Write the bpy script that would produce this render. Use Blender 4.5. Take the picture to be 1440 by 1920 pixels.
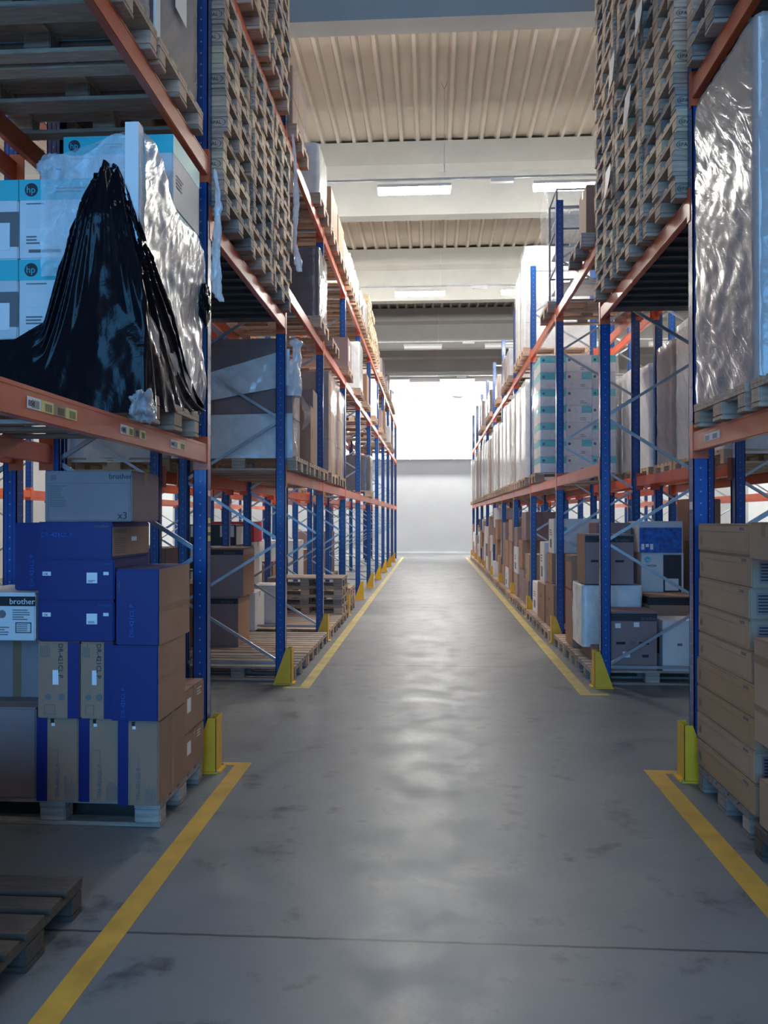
import bpy, bmesh, math, random
from mathutils import Vector, Matrix, noise
R = random.Random(7)
S = bpy.context.scene
COL = S.collection
for o in list(bpy.data.objects): bpy.data.objects.remove(o)

# ------------------------------------------------------------------ camera, light, exposure
CAMH = 1.674
cd = bpy.data.cameras.new('camera'); cam = bpy.data.objects.new('camera', cd); COL.objects.link(cam)
cd.sensor_fit = 'VERTICAL'; cd.sensor_height = 24.0; cd.lens = 1495.7/1920*24
cd.clip_start = 0.05; cd.clip_end = 200
cam.location = (0, 0, CAMH)
cam.rotation_euler = (math.pi/2+0.0079, 0, 0.0604)
S.camera = cam
S.view_settings.view_transform = 'Standard'; S.view_settings.look = 'None'
S.view_settings.gamma = 1.0; S.view_settings.use_curve_mapping = False
S.view_settings.exposure = 0.0
LAMP = 215.0            # emission of the lit tubes
WALLLAMP = 500.0        # the row in front of the far wall
FILLROW = 30.0  # tube row added above the camera to brighten the upper stack fronts
DAY = 1300.0            # cool daylight from behind the camera, through an added unseen opening
w = bpy.data.worlds.new('world'); S.world = w; w.use_nodes = True
w.node_tree.nodes['Background'].inputs[0].default_value = (0.30, 0.46, 0.75, 1)
w.node_tree.nodes['Background'].inputs[1].default_value = 0.3
try: S.cycles.transparent_max_bounces = 16
except Exception: pass
la = bpy.data.lights.new('rear_daylight', 'AREA'); la.shape = 'RECTANGLE'; la.size = 9; la.size_y = 5.0
la.energy = DAY; la.color = (0.13, 0.48, 1.0)
lo = bpy.data.objects.new('rear_daylight', la); COL.objects.link(lo)
lo.location = (-1.0, -8.9, 3.2); lo.rotation_euler = (math.pi/2, 0, 0)

# ------------------------------------------------------------------ materials
def mat(name, col, rough=0.6, metal=0.0, noise_amt=0.0, scale=8.0, bump=0.0, vary=0.0, emit=0.0, stretch=(1,1,1), coat=0.0, spec=0.5):
    m = bpy.data.materials.new(name); m.use_nodes = True; nt = m.node_tree; b = nt.nodes['Principled BSDF']
    b.inputs['Base Color'].default_value = (*col, 1); b.inputs['Roughness'].default_value = rough
    b.inputs['Metallic'].default_value = metal; b.inputs['Specular IOR Level'].default_value = spec
    if coat: b.inputs['Coat Weight'].default_value = coat; b.inputs['Coat Roughness'].default_value = 0.12
    if emit:
        b.inputs['Emission Color'].default_value = (*col, 1); b.inputs['Emission Strength'].default_value = emit
    if noise_amt or bump or vary:
        tc = nt.nodes.new('ShaderNodeTexCoord'); mp = nt.nodes.new('ShaderNodeMapping'); nz = nt.nodes.new('ShaderNodeTexNoise')
        mp.inputs['Scale'].default_value = stretch; nz.inputs['Scale'].default_value = scale; nz.inputs['Detail'].default_value = 4
        nt.links.new(tc.outputs['Object'], mp.inputs[0]); nt.links.new(mp.outputs[0], nz.inputs['Vector'])
        last = None
        if noise_amt:
            r = nt.nodes.new('ShaderNodeMapRange'); r.inputs[3].default_value = 1-noise_amt; r.inputs[4].default_value = 1+noise_amt
            r.inputs[1].default_value = 0.3; r.inputs[2].default_value = 0.7
            nt.links.new(nz.outputs[0], r.inputs[0]); last = r.outputs[0]
        if vary:
            oi = nt.nodes.new('ShaderNodeObjectInfo'); r2 = nt.nodes.new('ShaderNodeMapRange')
            r2.inputs[3].default_value = 1-vary; r2.inputs[4].default_value = 1+vary
            nt.links.new(oi.outputs['Random'], r2.inputs[0])
            if last:
                mu = nt.nodes.new('ShaderNodeMath'); mu.operation = 'MULTIPLY'
                nt.links.new(last, mu.inputs[0]); nt.links.new(r2.outputs[0], mu.inputs[1]); last = mu.outputs[0]
            else: last = r2.outputs[0]
        if last:
            vm = nt.nodes.new('ShaderNodeVectorMath'); vm.operation = 'SCALE'; vm.inputs[0].default_value = col
            nt.links.new(last, vm.inputs['Scale']); nt.links.new(vm.outputs[0], b.inputs['Base Color'])
        if bump:
            bp = nt.nodes.new('ShaderNodeBump'); bp.inputs['Strength'].default_value = bump; bp.inputs['Distance'].default_value = 0.02
            nt.links.new(nz.outputs[0], bp.inputs['Height']); nt.links.new(bp.outputs[0], b.inputs['Normal'])
    return m

def film_mat(name, col, alpha, rough=0.16, scale=14, stretch=(1.6,5,.8), bump=0.55, spec=0.8):
    """stretch film: partly see-through plastic with glossy creases"""
    m = bpy.data.materials.new(name); m.use_nodes = True; nt = m.node_tree; b = nt.nodes['Principled BSDF']
    b.inputs['Base Color'].default_value = (*col, 1); b.inputs['Roughness'].default_value = rough; b.inputs['Specular IOR Level'].default_value = spec
    tc = nt.nodes.new('ShaderNodeTexCoord'); mp = nt.nodes.new('ShaderNodeMapping'); nz = nt.nodes.new('ShaderNodeTexNoise')
    mp.vector_type = 'TEXTURE'; mp.inputs['Scale'].default_value = stretch; mp.inputs['Rotation'].default_value = (0.75, 0.5, 0.0)
    nz.inputs['Scale'].default_value = scale; nz.inputs['Detail'].default_value = 5; nz.inputs['Distortion'].default_value = 0.8
    nt.links.new(tc.outputs['Object'], mp.inputs[0]); nt.links.new(mp.outputs[0], nz.inputs['Vector'])
    bp = nt.nodes.new('ShaderNodeBump'); bp.inputs['Strength'].default_value = bump; bp.inputs['Distance'].default_value = 0.02
    nt.links.new(nz.outputs[0], bp.inputs['Height']); nt.links.new(bp.outputs[0], b.inputs['Normal'])
    if alpha < 1:
        tr = nt.nodes.new('ShaderNodeBsdfTransparent'); mx = nt.nodes.new('ShaderNodeMixShader')
        r = nt.nodes.new('ShaderNodeMapRange'); r.inputs[1].default_value = .35; r.inputs[2].default_value = .65
        r.inputs[3].default_value = max(0, alpha-.07); r.inputs[4].default_value = min(1, alpha+.07)
        nt.links.new(nz.outputs[0], r.inputs[0]); nt.links.new(r.outputs[0], mx.inputs[0])
        nt.links.new(tr.outputs[0], mx.inputs[1]); nt.links.new(b.outputs[0], mx.inputs[2])
        nt.links.new(mx.outputs[0], nt.nodes['Material Output'].inputs[0])
    return m

def floor_mat():
    m = bpy.data.materials.new('polished_concrete'); m.use_nodes = True; nt = m.node_tree; b = nt.nodes['Principled BSDF']
    N = nt.nodes.new; L = nt.links.new
    tc = N('ShaderNodeTexCoord')
    n1 = N('ShaderNodeTexNoise'); n1.inputs['Scale'].default_value = 0.55; n1.inputs['Detail'].default_value = 6
    n2 = N('ShaderNodeTexNoise'); n2.inputs['Scale'].default_value = 3.2; n2.inputs['Detail'].default_value = 9; n2.inputs['Roughness'].default_value = .65
    n3 = N('ShaderNodeTexNoise'); n3.inputs['Scale'].default_value = 14; n3.inputs['Detail'].default_value = 4
    for n in (n1, n2, n3): L(tc.outputs['Object'], n.inputs['Vector'])
    cr = N('ShaderNodeValToRGB'); cr.color_ramp.elements[0].position = .3; cr.color_ramp.elements[1].position = .72
    cr.color_ramp.elements[0].color = (.16, .17, .185, 1); cr.color_ramp.elements[1].color = (.235, .245, .252, 1)
    L(n1.outputs[0], cr.inputs[0])
    st = N('ShaderNodeValToRGB'); st.color_ramp.elements[0].position = .33; st.color_ramp.elements[1].position = .44
    st.color_ramp.elements[0].color = (.32, .32, .34, 1); st.color_ramp.elements[1].color = (1, 1, 1, 1)
    L(n2.outputs[0], st.inputs[0])
    mu = N('ShaderNodeMix'); mu.data_type = 'RGBA'; mu.blend_type = 'MULTIPLY'; mu.inputs[0].default_value = .8
    L(cr.outputs[0], mu.inputs[6]); L(st.outputs[0], mu.inputs[7])
    # saw-cut joints across the aisle
    sp = N('ShaderNodeSeparateXYZ'); L(tc.outputs['Object'], sp.inputs[0])
    wob = N('ShaderNodeMath'); wob.operation = 'MULTIPLY_ADD'; L(n3.outputs[0], wob.inputs[0]); wob.inputs[1].default_value = .012; L(sp.outputs[1], wob.inputs[2])
    ad = N('ShaderNodeMath'); ad.operation = 'ADD'; ad.inputs[1].default_value = -3.176+2.95; L(wob.outputs[0], ad.inputs[0])
    mo = N('ShaderNodeMath'); mo.operation = 'FLOORED_MODULO'; mo.inputs[1].default_value = 5.9; L(ad.outputs[0], mo.inputs[0])
    su = N('ShaderNodeMath'); su.operation = 'SUBTRACT'; su.inputs[1].default_value = 2.95; L(mo.outputs[0], su.inputs[0])
    ab = N('ShaderNodeMath'); ab.operation = 'ABSOLUTE'; L(su.outputs[0], ab.inputs[0])
    lt = N('ShaderNodeMapRange'); lt.inputs[1].default_value = .004; lt.inputs[2].default_value = .011; lt.inputs[3].default_value = .25; lt.inputs[4].default_value = 1
    L(ab.outputs[0], lt.inputs[0])
    vm = N('ShaderNodeVectorMath'); vm.operation = 'SCALE'; L(mu.outputs[2], vm.inputs[0]); L(lt.outputs[0], vm.inputs['Scale'])
    L(vm.outputs[0], b.inputs['Base Color'])
    rr = N('ShaderNodeMapRange'); rr.inputs[1].default_value = .3; rr.inputs[2].default_value = .7; rr.inputs[3].default_value = .33; rr.inputs[4].default_value = .54
    L(n2.outputs[0], rr.inputs[0]); L(rr.outputs[0], b.inputs['Roughness'])
    bp = N('ShaderNodeBump'); bp.inputs['Strength'].default_value = .12; bp.inputs['Distance'].default_value = .01
    L(n3.outputs[0], bp.inputs['Height']); L(bp.outputs[0], b.inputs['Normal'])
    return m

M = dict(
 floor=floor_mat(),
 wall=mat('white_wall', (.62,.64,.64), .7, noise_amt=.04, scale=.8),
 wall_dim=mat('grey_wall', (.35,.36,.36), .8),
 deck=mat('cream_deck', (.44,.40,.34), .5, noise_amt=.04, scale=2),
 conc=mat('painted_concrete', (.34,.34,.32), .7, noise_amt=.05, scale=2),
 blue=mat('blue_paint', (.007,.07,.29), .32, noise_amt=.08, scale=6, coat=.3),
 orange=mat('orange_paint', (.60,.105,.032), .38, noise_amt=.1, scale=5, coat=.2),
 galv=mat('galvanised_steel', (.42,.46,.50), .35, metal=.8, noise_amt=.1, scale=9),
 darksteel=mat('dark_steel', (.07,.075,.08), .5, metal=.4, noise_amt=.2, scale=4),
 hole=mat('punched_hole', (.30,.33,.38), .5),
 yellow=mat('yellow_paint', (.78,.45,.02), .45, noise_amt=.08, scale=9),
 tape=mat('yellow_line_paint', (.62,.36,.05), .5, noise_amt=.18, scale=6),
 tapepale=mat('worn_yellow_paint', (.55,.44,.15), .5, noise_amt=.2, scale=5),
 black=mat('black_plastic', (.01,.01,.012), .4),
 darkprint=mat('dark_print', (.03,.03,.04), .6),
 greyprint=mat('grey_print', (.17,.15,.15), .7),
 wood=mat('pallet_wood', (.47,.34,.25), .75, noise_amt=.22, scale=7, vary=.28, stretch=(1,6,6)),
 woodg=mat('weathered_wood', (.33,.27,.23), .8, noise_amt=.25, scale=7, vary=.3, stretch=(1,6,6)),
 woodl=mat('fresh_wood', (.56,.43,.28), .7, noise_amt=.18, scale=7, vary=.15, stretch=(1,6,6)),
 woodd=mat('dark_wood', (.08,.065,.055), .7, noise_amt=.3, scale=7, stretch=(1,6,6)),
 card=mat('cardboard', (.35,.20,.13), .75, noise_amt=.06, scale=5, vary=.14),
 cardp=mat('pinkish_cardboard', (.40,.27,.185), .72, noise_amt=.05, scale=5, vary=.05),
 cardy=mat('yellowish_cardboard', (.40,.26,.15), .72, noise_amt=.05, scale=5, vary=.05),
 cardcool=mat('cool_lit_cardboard', (.28,.20,.20), .75, noise_amt=.06, scale=5, vary=.12),  # brown board with the cool blue light put into its colour
 cardw=mat('white_carton', (.68,.68,.69), .6, noise_amt=.04, scale=5, vary=.08),
 bluebox=mat('blue_carton', (.006,.010,.13), .5, noise_amt=.05, scale=5),
 picblue=mat('blue_photo_print', (.02,.11,.42), .4, noise_amt=.5, scale=18),
 cyan=mat('cyan_print', (.05,.50,.56), .5),
 red=mat('red_carton', (.55,.02,.05), .5),
 paper=mat('white_paper', (.80,.80,.80), .6),
 labely=mat('yellow_label', (.75,.68,.25), .5),
 tapeb=mat('brown_tape', (.26,.15,.08), .35),
 film=film_mat('clear_film', (.80,.82,.84), .2, bump=.16),
 filmn=film_mat('crumpled_clear_film', (.80,.83,.86), .42, bump=.7, scale=16, stretch=(1,2.5,1)),
 filmw=film_mat('milky_film', (.84,.86,.88), .88, scale=9, bump=.4),
 filmd=film_mat('grey_film', (.52,.48,.47), .72, scale=10, rough=.2),
 filmb=film_mat('black_film', (.006,.006,.009), 1, rough=.13, scale=7, bump=.25, stretch=(1.5,1.2,4), spec=.13),
 filmk=film_mat('dark_grey_film', (.13,.12,.14), 1, rough=.2, scale=10),
 tube=mat('lit_tube', (1,.96,.88), .4, emit=LAMP),
 tubew=mat('lit_tube_by_wall', (1,.98,.95), .4, emit=WALLLAMP),
 tubefill=mat('added_fill_tube', (1,.93,.84), .4, emit=FILLROW),
 tubeoff=mat('unlit_diffuser', (.75,.76,.76), .3),
 housing=mat('lamp_housing', (.7,.7,.7), .5),
)

# ------------------------------------------------------------------ mesh helpers
class MB:
    def __init__(s): s.v=[]; s.f=[]; s.m=[]
    def box(s, x0,x1,y0,y1,z0,z1, mi=0):
        n=len(s.v)
        s.v += [(x0,y0,z0),(x1,y0,z0),(x1,y1,z0),(x0,y1,z0),(x0,y0,z1),(x1,y0,z1),(x1,y1,z1),(x0,y1,z1)]
        for q in ((0,3,2,1),(4,5,6,7),(0,1,5,4),(1,2,6,5),(2,3,7,6),(3,0,4,7)):
            s.f.append(tuple(n+i for i in q)); s.m.append(mi)
    def bar(s, a, b, w, h, mi=0, up=(0,0,1)):
        a=Vector(a); b=Vector(b); d=(b-a).normalized(); up=Vector(up)
        if abs(d.dot(up))>.95: up=Vector((0,1,0))
        r=d.cross(up).normalized(); u=r.cross(d)
        n=len(s.v)
        for p in (a,b):
            for i,j in ((-1,-1),(1,-1),(1,1),(-1,1)): s.v.append(tuple(p+r*i*w/2+u*j*h/2))
        for q in ((0,1,2,3),(7,6,5,4),(0,4,5,1),(1,5,6,2),(2,6,7,3),(3,7,4,0)):
            s.f.append(tuple(n+i for i in q)); s.m.append(mi)
    def prism(s, pts, axis, a, b, mi=0):
        """polygon pts in the two other axes, extruded from a to b along axis"""
        n=len(s.v); k=len(pts)
        for t in (a,b):
            for p in pts:
                c=[p[0],p[1]]; c.insert(axis,t); s.v.append(tuple(c))
        s.f.append(tuple(n+i for i in range(k))[::-1]); s.f.append(tuple(n+k+i for i in range(k)))
        s.m += [mi,mi]
        for i in range(k):
            j=(i+1)%k; s.f.append((n+i,n+j,n+k+j,n+k+i)); s.m.append(mi)
    def cyl(s, c, axis, r, h, n=12, mi=0):
        pts=[(math.cos(2*math.pi*i/n)*r, math.sin(2*math.pi*i/n)*r) for i in range(n)]
        oth=[k for k in range(3) if k!=axis]
        s.prism([(p[0]+c[oth[0]], p[1]+c[oth[1]]) for p in pts], axis, c[axis], c[axis]+h, mi)
    def mesh(s, name, mats, smooth=False, bevel=0):
        me=bpy.data.meshes.new(name); me.from_pydata(s.v,[],s.f)
        if not isinstance(mats,(list,tuple)): mats=[mats]
        for m in mats: me.materials.append(m)
        for p,mi in zip(me.polygons,s.m): p.material_index=mi; p.use_smooth=smooth
        bm=bmesh.new(); bm.from_mesh(me)
        bmesh.ops.recalc_face_normals(bm, faces=bm.faces)
        if bevel: bmesh.ops.bevel(bm, geom=list(bm.edges), offset=bevel, segments=2, affect='EDGES', clamp_overlap=True)
        bm.to_mesh(me); bm.free(); me.update()
        return me
def link(name, me, parent=None, loc=None):
    o=bpy.data.objects.new(name, me); COL.objects.link(o)
    if parent: o.parent=parent
    if loc is not None: o.location=loc
    return o
LABELS={}
GRP=None
def grp(g):
    global GRP
    GRP=g
BADL=[]
def tag(o, label, cat, group=None, kind=None):
    if cat and GRP and not group: group=GRP.get(cat) if isinstance(GRP,dict) else GRP
    if label:
        n=len(label.split())
        if n>16 or n<4: BADL.append(('LEN',n,label))
        if label in LABELS: BADL.append(('DUP',label))
        LABELS[label]=1
        o['label']=label
    if cat: o['category']=cat
    if group: o['group']=group
    if kind: o['kind']=kind
    return o
def thing(name, label, cat, loc=(0,0,0), group=None, rz=0):
    o=bpy.data.objects.new(name, None); COL.objects.link(o); o.location=loc; o.rotation_euler=(0,0,rz)
    o.empty_display_size=.1
    return tag(o,label,cat,group)
def struct(name, mb, m, **k):
    o=link(name, mb.mesh(name,m,**k)); o['kind']='structure'; return o

TXT={}
def text_mesh(s, size):
    key=(s,size)
    if key not in TXT:
        c=bpy.data.curves.new('txt','FONT'); c.body=s; c.size=size; c.extrude=.0008; c.align_x='LEFT'
        c.resolution_u=2
        o=bpy.data.objects.new('txt',c); COL.objects.link(o)
        dg=bpy.context.evaluated_depsgraph_get(); me=bpy.data.meshes.new_from_object(o.evaluated_get(dg))
        bpy.data.objects.remove(o); bpy.data.curves.remove(c); me.name='lettering'
        TXT[key]=me
    return TXT[key]

FACE={  # local frames of a carton's faces: origin corner, u axis, normal
 'front': (lambda a:(Vector((a[0],a[2],a[4])), Vector((1,0,0)), Vector((0,-1,0)), a[1]-a[0])),
 'right': (lambda a:(Vector((a[1],a[2],a[4])), Vector((0,1,0)), Vector((1,0,0)), a[3]-a[2])),
 'left':  (lambda a:(Vector((a[0],a[3],a[4])), Vector((0,-1,0)), Vector((-1,0,0)), a[3]-a[2])),
}
def patch(root, name, face, u0,u1,v0,v1, m, off=.0012):
    a=root['_dim']; o,ua,n,W=FACE[face](a); H=a[5]-a[4]
    mb=MB(); p=[]
    n_=0
    for d in (0.0002, off):
        for (u,v) in ((u0,v0),(u1,v0),(u1,v1),(u0,v1)):
            mb.v.append(tuple(o+ua*(u*W)+Vector((0,0,v*H))+n*d))
    for q in ((3,2,1,0),(4,5,6,7),(0,1,5,4),(1,2,6,5),(2,3,7,6),(3,0,4,7)): mb.f.append(q); mb.m.append(0)
    return link(name, mb.mesh(name,m), root)
def lettering(root, face, s, u, v, size, m, rot=0, name='lettering', off=.0022):
    a=root['_dim']; o,ua,n,W=FACE[face](a); H=a[5]-a[4]
    me=text_mesh(s,size).copy(); me.materials.clear(); me.materials.append(m)
    ob=link(name, me, root)
    up=Vector((0,0,1))
    mt=Matrix((ua,up,n)).transposed().to_4x4()
    ob.matrix_local=Matrix.Translation(o+ua*(u*W)+up*(v*H)+n*off) @ mt @ Matrix.Rotation(rot,4,'Z')
    return ob
def lines(root, face, u0,u1,v0,v1,n, m, name='small_print', vertical=False):
    """a block of fine print as n thin bars in one mesh"""
    a=root['_dim']; o,ua,nn,W=FACE[face](a); H=a[5]-a[4]; mb=MB()
    for i in range(n):
        t=(i+.5)/n; ln=.6+.4*R.random()
        if vertical: uu0=u0+(u1-u0)*(t-.22/n); uu1=u0+(u1-u0)*(t+.22/n); vv0=v0; vv1=v0+(v1-v0)*ln
        else: uu0=u0; uu1=u0+(u1-u0)*ln; vv0=v0+(v1-v0)*(t-.22/n); vv1=v0+(v1-v0)*(t+.22/n)
        k=len(mb.v)
        for (u,v) in ((uu0,vv0),(uu1,vv0),(uu1,vv1),(uu0,vv1)): mb.v.append(tuple(o+ua*(u*W)+Vector((0,0,v*H))+nn*.0018))
        mb.f.append((k,k+1,k+2,k+3)); mb.m.append(0)
    me=bpy.data.meshes.new(name); me.from_pydata(mb.v,[],mb.f); me.materials.append(m)
    return link(name, me, root)
def frame_line(root, face, u0,u1,v0,v1, m, t=.0035, name='printed_frame'):
    a=root['_dim']; o,ua,nn,W=FACE[face](a); H=a[5]-a[4]; mb=MB(); tu=t/W; tv=t/H
    for (a0,a1,b0,b1) in ((u0,u1,v0,v0+tv),(u0,u1,v1-tv,v1),(u0,u0+tu,v0,v1),(u1-tu,u1,v0,v1)):
        k=len(mb.v)
        for (u,v) in ((a0,b0),(a1,b0),(a1,b1),(a0,b1)): mb.v.append(tuple(o+ua*(u*W)+Vector((0,0,v*H))+nn*.0016))
        mb.f.append((k,k+1,k+2,k+3)); mb.m.append(0)
    me=bpy.data.meshes.new(name); me.from_pydata(mb.v,[],mb.f); me.materials.append(m)
    return link(name, me, root)
def disc(root, face, u, v, r, m, name='round_logo'):
    a=root['_dim']; o,ua,nn,W=FACE[face](a); H=a[5]-a[4]; c=o+ua*(u*W)+Vector((0,0,v*H))
    vs=[]; N=20
    for d in (.0003,.0014):
        for i in range(N):
            t=2*math.pi*i/N; vs.append(tuple(c+ua*(r*math.cos(t))+Vector((0,0,r*math.sin(t)))+nn*d))
    fs=[tuple(range(N,2*N))]+[(i,(i+1)%N,N+(i+1)%N,N+i) for i in range(N)]
    me=bpy.data.meshes.new(name); me.from_pydata(vs,[],fs); me.materials.append(m)
    return link(name, me, root)

CM={}
def carton_mesh(dx,dy,dz,m):
    key=(round(dx,3),round(dy,3),round(dz,3),m.name)
    if key not in CM:
        mb=MB(); g=.0025
        mb.box(-dx/2,dx/2,-dy/2,dy/2,0,dz-.004)
        me=mb.mesh('carton_body',m,bevel=min(.006,dz*.05))
        # closed top flaps meeting in a seam
        m2=MB(); m2.box(-dx/2+.003,dx/2-.003,-dy/2+.003,-g,dz-.0045,dz); m2.box(-dx/2+.003,dx/2-.003,g,dy/2-.003,dz-.0045,dz)
        CM[key]=(me, m2.mesh('top_flaps',m))
    return CM[key]
def carton(x0,x1,y0,y1,z0,z1,m,label=None,tape=True,tside=None,name='cardboard_box',cat='box',group=None,rz=0,bare=False):
    dx,dy,dz=x1-x0,y1-y0,z1-z0
    me,fl=carton_mesh(dx,dy,dz,m)
    c=((x0+x1)/2,(y0+y1)/2,z0)
    if bare:
        mb=link(name,me,None,c); mb.rotation_euler=(0,0,rz); return tag(mb,label,cat,group)
    r=thing(name,label,cat,c,group,rz)
    r['_dim']=(-dx/2,dx/2,-dy/2,dy/2,0.0,dz)
    link('box_body',me,r); link('top_flaps',fl,r)
    if tape:
        mb=MB(); t=.025; mb.box(-dx/2-.0008,dx/2+.0008,-t,t,dz,dz+.0006)
        L=min(.07,dz*.4)
        mb.box(dx/2,dx/2+.0009,-t,t,dz-L,dz); mb.box(-dx/2-.0009,-dx/2,-t,t,dz-L,dz)
        link('packing_tape',mb.mesh('packing_tape',M['tapeb']),r)
    return r

# pallet ------------------------------------------------------------
def pallet_parts(L=1.2,W=.8):
    d={}
    mb=MB()
    for wb,yc in ((.143,-W/2+.0725),(.098,-W/2+.235),(.143,0),(.098,W/2-.235),(.143,W/2-.0725)):
        mb.box(-L/2,L/2,yc-wb/2,yc+wb/2,.122,.144)
    for xc,wb in ((-L/2+.0725,.143),(0,.143),(L/2-.0725,.143)): mb.box(xc-wb/2,xc+wb/2,-W/2,W/2,.1,.1215)
    d['deck_boards']=mb
    d['blocks']=[(xc,yc,bx,by) for xc,bx in ((-L/2+.0725,.143),(0,.143),(L/2-.0725,.143)) for yc,by in ((-W/2+.05,.098),(0,.143),(W/2-.05,.098))]
    return d
PP=pallet_parts(); PM={}
def pal_meshes(key):
    if key not in PM:
        m=M[key]; dk=PP['deck_boards'].mesh('deck_boards',m,bevel=0)
        bl={}
        for (xc,yc,bx,by) in PP['blocks']:
            if (bx,by) not in bl:
                mb=MB(); mb.box(-bx/2,bx/2,-by/2,by/2,.0222,.0998); bl[(bx,by)]=mb.mesh('block',m,bevel=.006)
        rn=[]
        for wb in (.098,.143):
            mb=MB(); mb.box(-.6,.6,-wb/2,wb/2,0,.022); rn.append(mb.mesh('bottom_board',m,bevel=.003))
        mb=MB(); mb.v=list(PP['deck_boards'].v); mb.f=list(PP['deck_boards'].f); mb.m=list(PP['deck_boards'].m)
        for (xc,yc,bx,by) in PP['blocks']: mb.box(xc-bx/2,xc+bx/2,yc-by/2,yc+by/2,.022,.1)
        for yc,wb in ((-.35,.098),(0,.143),(.35,.098)): mb.box(-.6,.6,yc-wb/2,yc+wb/2,0,.022)
        PM[key]=(dk,bl,rn,mb.mesh('pallet',m))
    return PM[key]
PROTO={}
def pallet(cx,cy,z,label,key='wood',rz=0,detail=True,group=None,stamp=None,name='wooden_pallet'):
    dk,bl,rn,one=pal_meshes(key)
    if not detail:
        o=link(name,one,None,(cx,cy,z)); o.rotation_euler=(0,0,rz); return tag(o,label,'pallet',group)
    r=thing(name,label,'pallet',(cx,cy,z),group,rz)
    link('deck_boards',dk,r)
    for (xc,yc,bx,by) in PP['blocks']:
        b=link('block',bl[(bx,by)],r,(xc,yc,0))
        if stamp and yc<-.2 and (xc>0)==(stamp>0) and abs(xc)>.2:
            me=text_mesh('EPAL',.034).copy(); me.materials.clear(); me.materials.append(M['darkprint'])
            t=link('burnt_stamp',me,b); t.location=(-.045,-by/2-.0012,.05); t.rotation_euler=(math.pi/2,0,0)
            N=24; vs=[];fs=[]
            for i in range(N):
                a=2*math.pi*i/N
                for rr in (1,.92): vs.append((.0+.058*rr*math.cos(a),-by/2-.0012,.061+.03*rr*math.sin(a)))
            fs=[(2*i,2*((i+1)%N),2*((i+1)%N)+1,2*i+1) for i in range(N)]
            rm=bpy.data.meshes.new('stamp_ring'); rm.from_pydata(vs,[],fs); rm.materials.append(M['darkprint']); link('stamp_ring',rm,b)
    for i,(yc,k) in enumerate(((-.35,0),(0,1),(.35,0))): link('bottom_board',rn[k],r,(0,yc,0))
    return r

# film sheets -------------------------------------------------------
def sheet(name, P, nu, nv, m, parent=None, amp=.01, fr=6.0, seed=0, thick=.0, fold=None):
    vs=[];fs=[]
    for j in range(nv+1):
        for i in range(nu+1):
            u=i/nu; v=j/nv; e=1e-3
            p=Vector(P(u,v)); du=Vector(P(min(1,u+e),v))-Vector(P(max(0,u-e),v)); dv=Vector(P(u,min(1,v+e)))-Vector(P(u,max(0,v-e)))
            n=du.cross(dv); n=n.normalized() if n.length>1e-12 else Vector((0,-1,0))
            k=noise.noise(Vector((p.x*fr+seed*7.3,p.y*fr,p.z*fr*.7)))+.5*noise.noise(Vector((p.x*fr*2.7,p.y*fr*2.7+seed,p.z*fr*2)))
            f=fold(u,v) if fold else 0
            vs.append(tuple(p+n*(amp*k+f)))
    W=nu+1
    for j in range(nv):
        for i in range(nu): fs.append((j*W+i,j*W+i+1,(j+1)*W+i+1,(j+1)*W+i))
    me=bpy.data.meshes.new(name); me.from_pydata(vs,[],fs); me.materials.append(m)
    for p in me.polygons: p.use_smooth=True
    return link(name,me,parent)
def wrap(x0,x1,y0,y1,z0,z1,m,name='stretch_film',parent=None,amp=.012,seed=0,top=False,nu=48,nv=24,fr=6,flare=0):
    """film wound round a rectangular load: a closed band with soft corners"""
    per=[(x0,y0),(x1,y0),(x1,y1),(x0,y1)]; c=.03
    pts=[]
    def corner(px,py,a0):
        for k in range(4):
            a=a0+k*math.pi/6; pts.append((px+c*math.cos(a),py+c*math.sin(a)))
    corner(x0+c,y0+c,math.pi); corner(x1-c,y0+c,1.5*math.pi); corner(x1-c,y1-c,0); corner(x0+c,y1-c,.5*math.pi)
    pts.append(pts[0]); L=[0]
    for a,b in zip(pts,pts[1:]): L.append(L[-1]+math.hypot(b[0]-a[0],b[1]-a[1]))
    T=L[-1]; cx,cy=(x0+x1)/2,(y0+y1)/2
    def P(u,v):
        d=(u%1.0 if u<1 else 0)*T
        for i in range(len(L)-1):
            if d<=L[i+1]:
                t=(d-L[i])/max(1e-9,L[i+1]-L[i]); x=pts[i][0]+(pts[i+1][0]-pts[i][0])*t; y=pts[i][1]+(pts[i+1][1]-pts[i][1])*t; break
        return (x,y,z0+(z1-z0)*v)
    vs=[];fs=[]
    for j in range(nv+1):
        for i in range(nu):
            x,y,z=P(i/nu,j/nv)
            n=Vector((x-cx,(y-cy),0)).normalized()
            k=noise.noise(Vector((x*fr+seed*3.1,y*fr,z*fr*.8)))*.7+.5*noise.noise(Vector((x*fr*3+z*6,y*fr*3,z*fr*2+seed)))
            p=Vector((x,y,z))+n*(amp*(k+.8))
            vs.append(tuple(p))
    for j in range(nv):
        for i in range(nu):
            a=j*nu+i; b=j*nu+(i+1)%nu; fs.append((a,b,b+nu,a+nu))
    if top:
        fs.append(tuple(range(nv*nu,nv*nu+nu)))
    me=bpy.data.meshes.new(name); me.from_pydata(vs,[],fs); me.materials.append(m)
    for p in me.polygons: p.use_smooth=len(p.vertices)==4
    o=link(name,me,parent)
    return o

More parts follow.
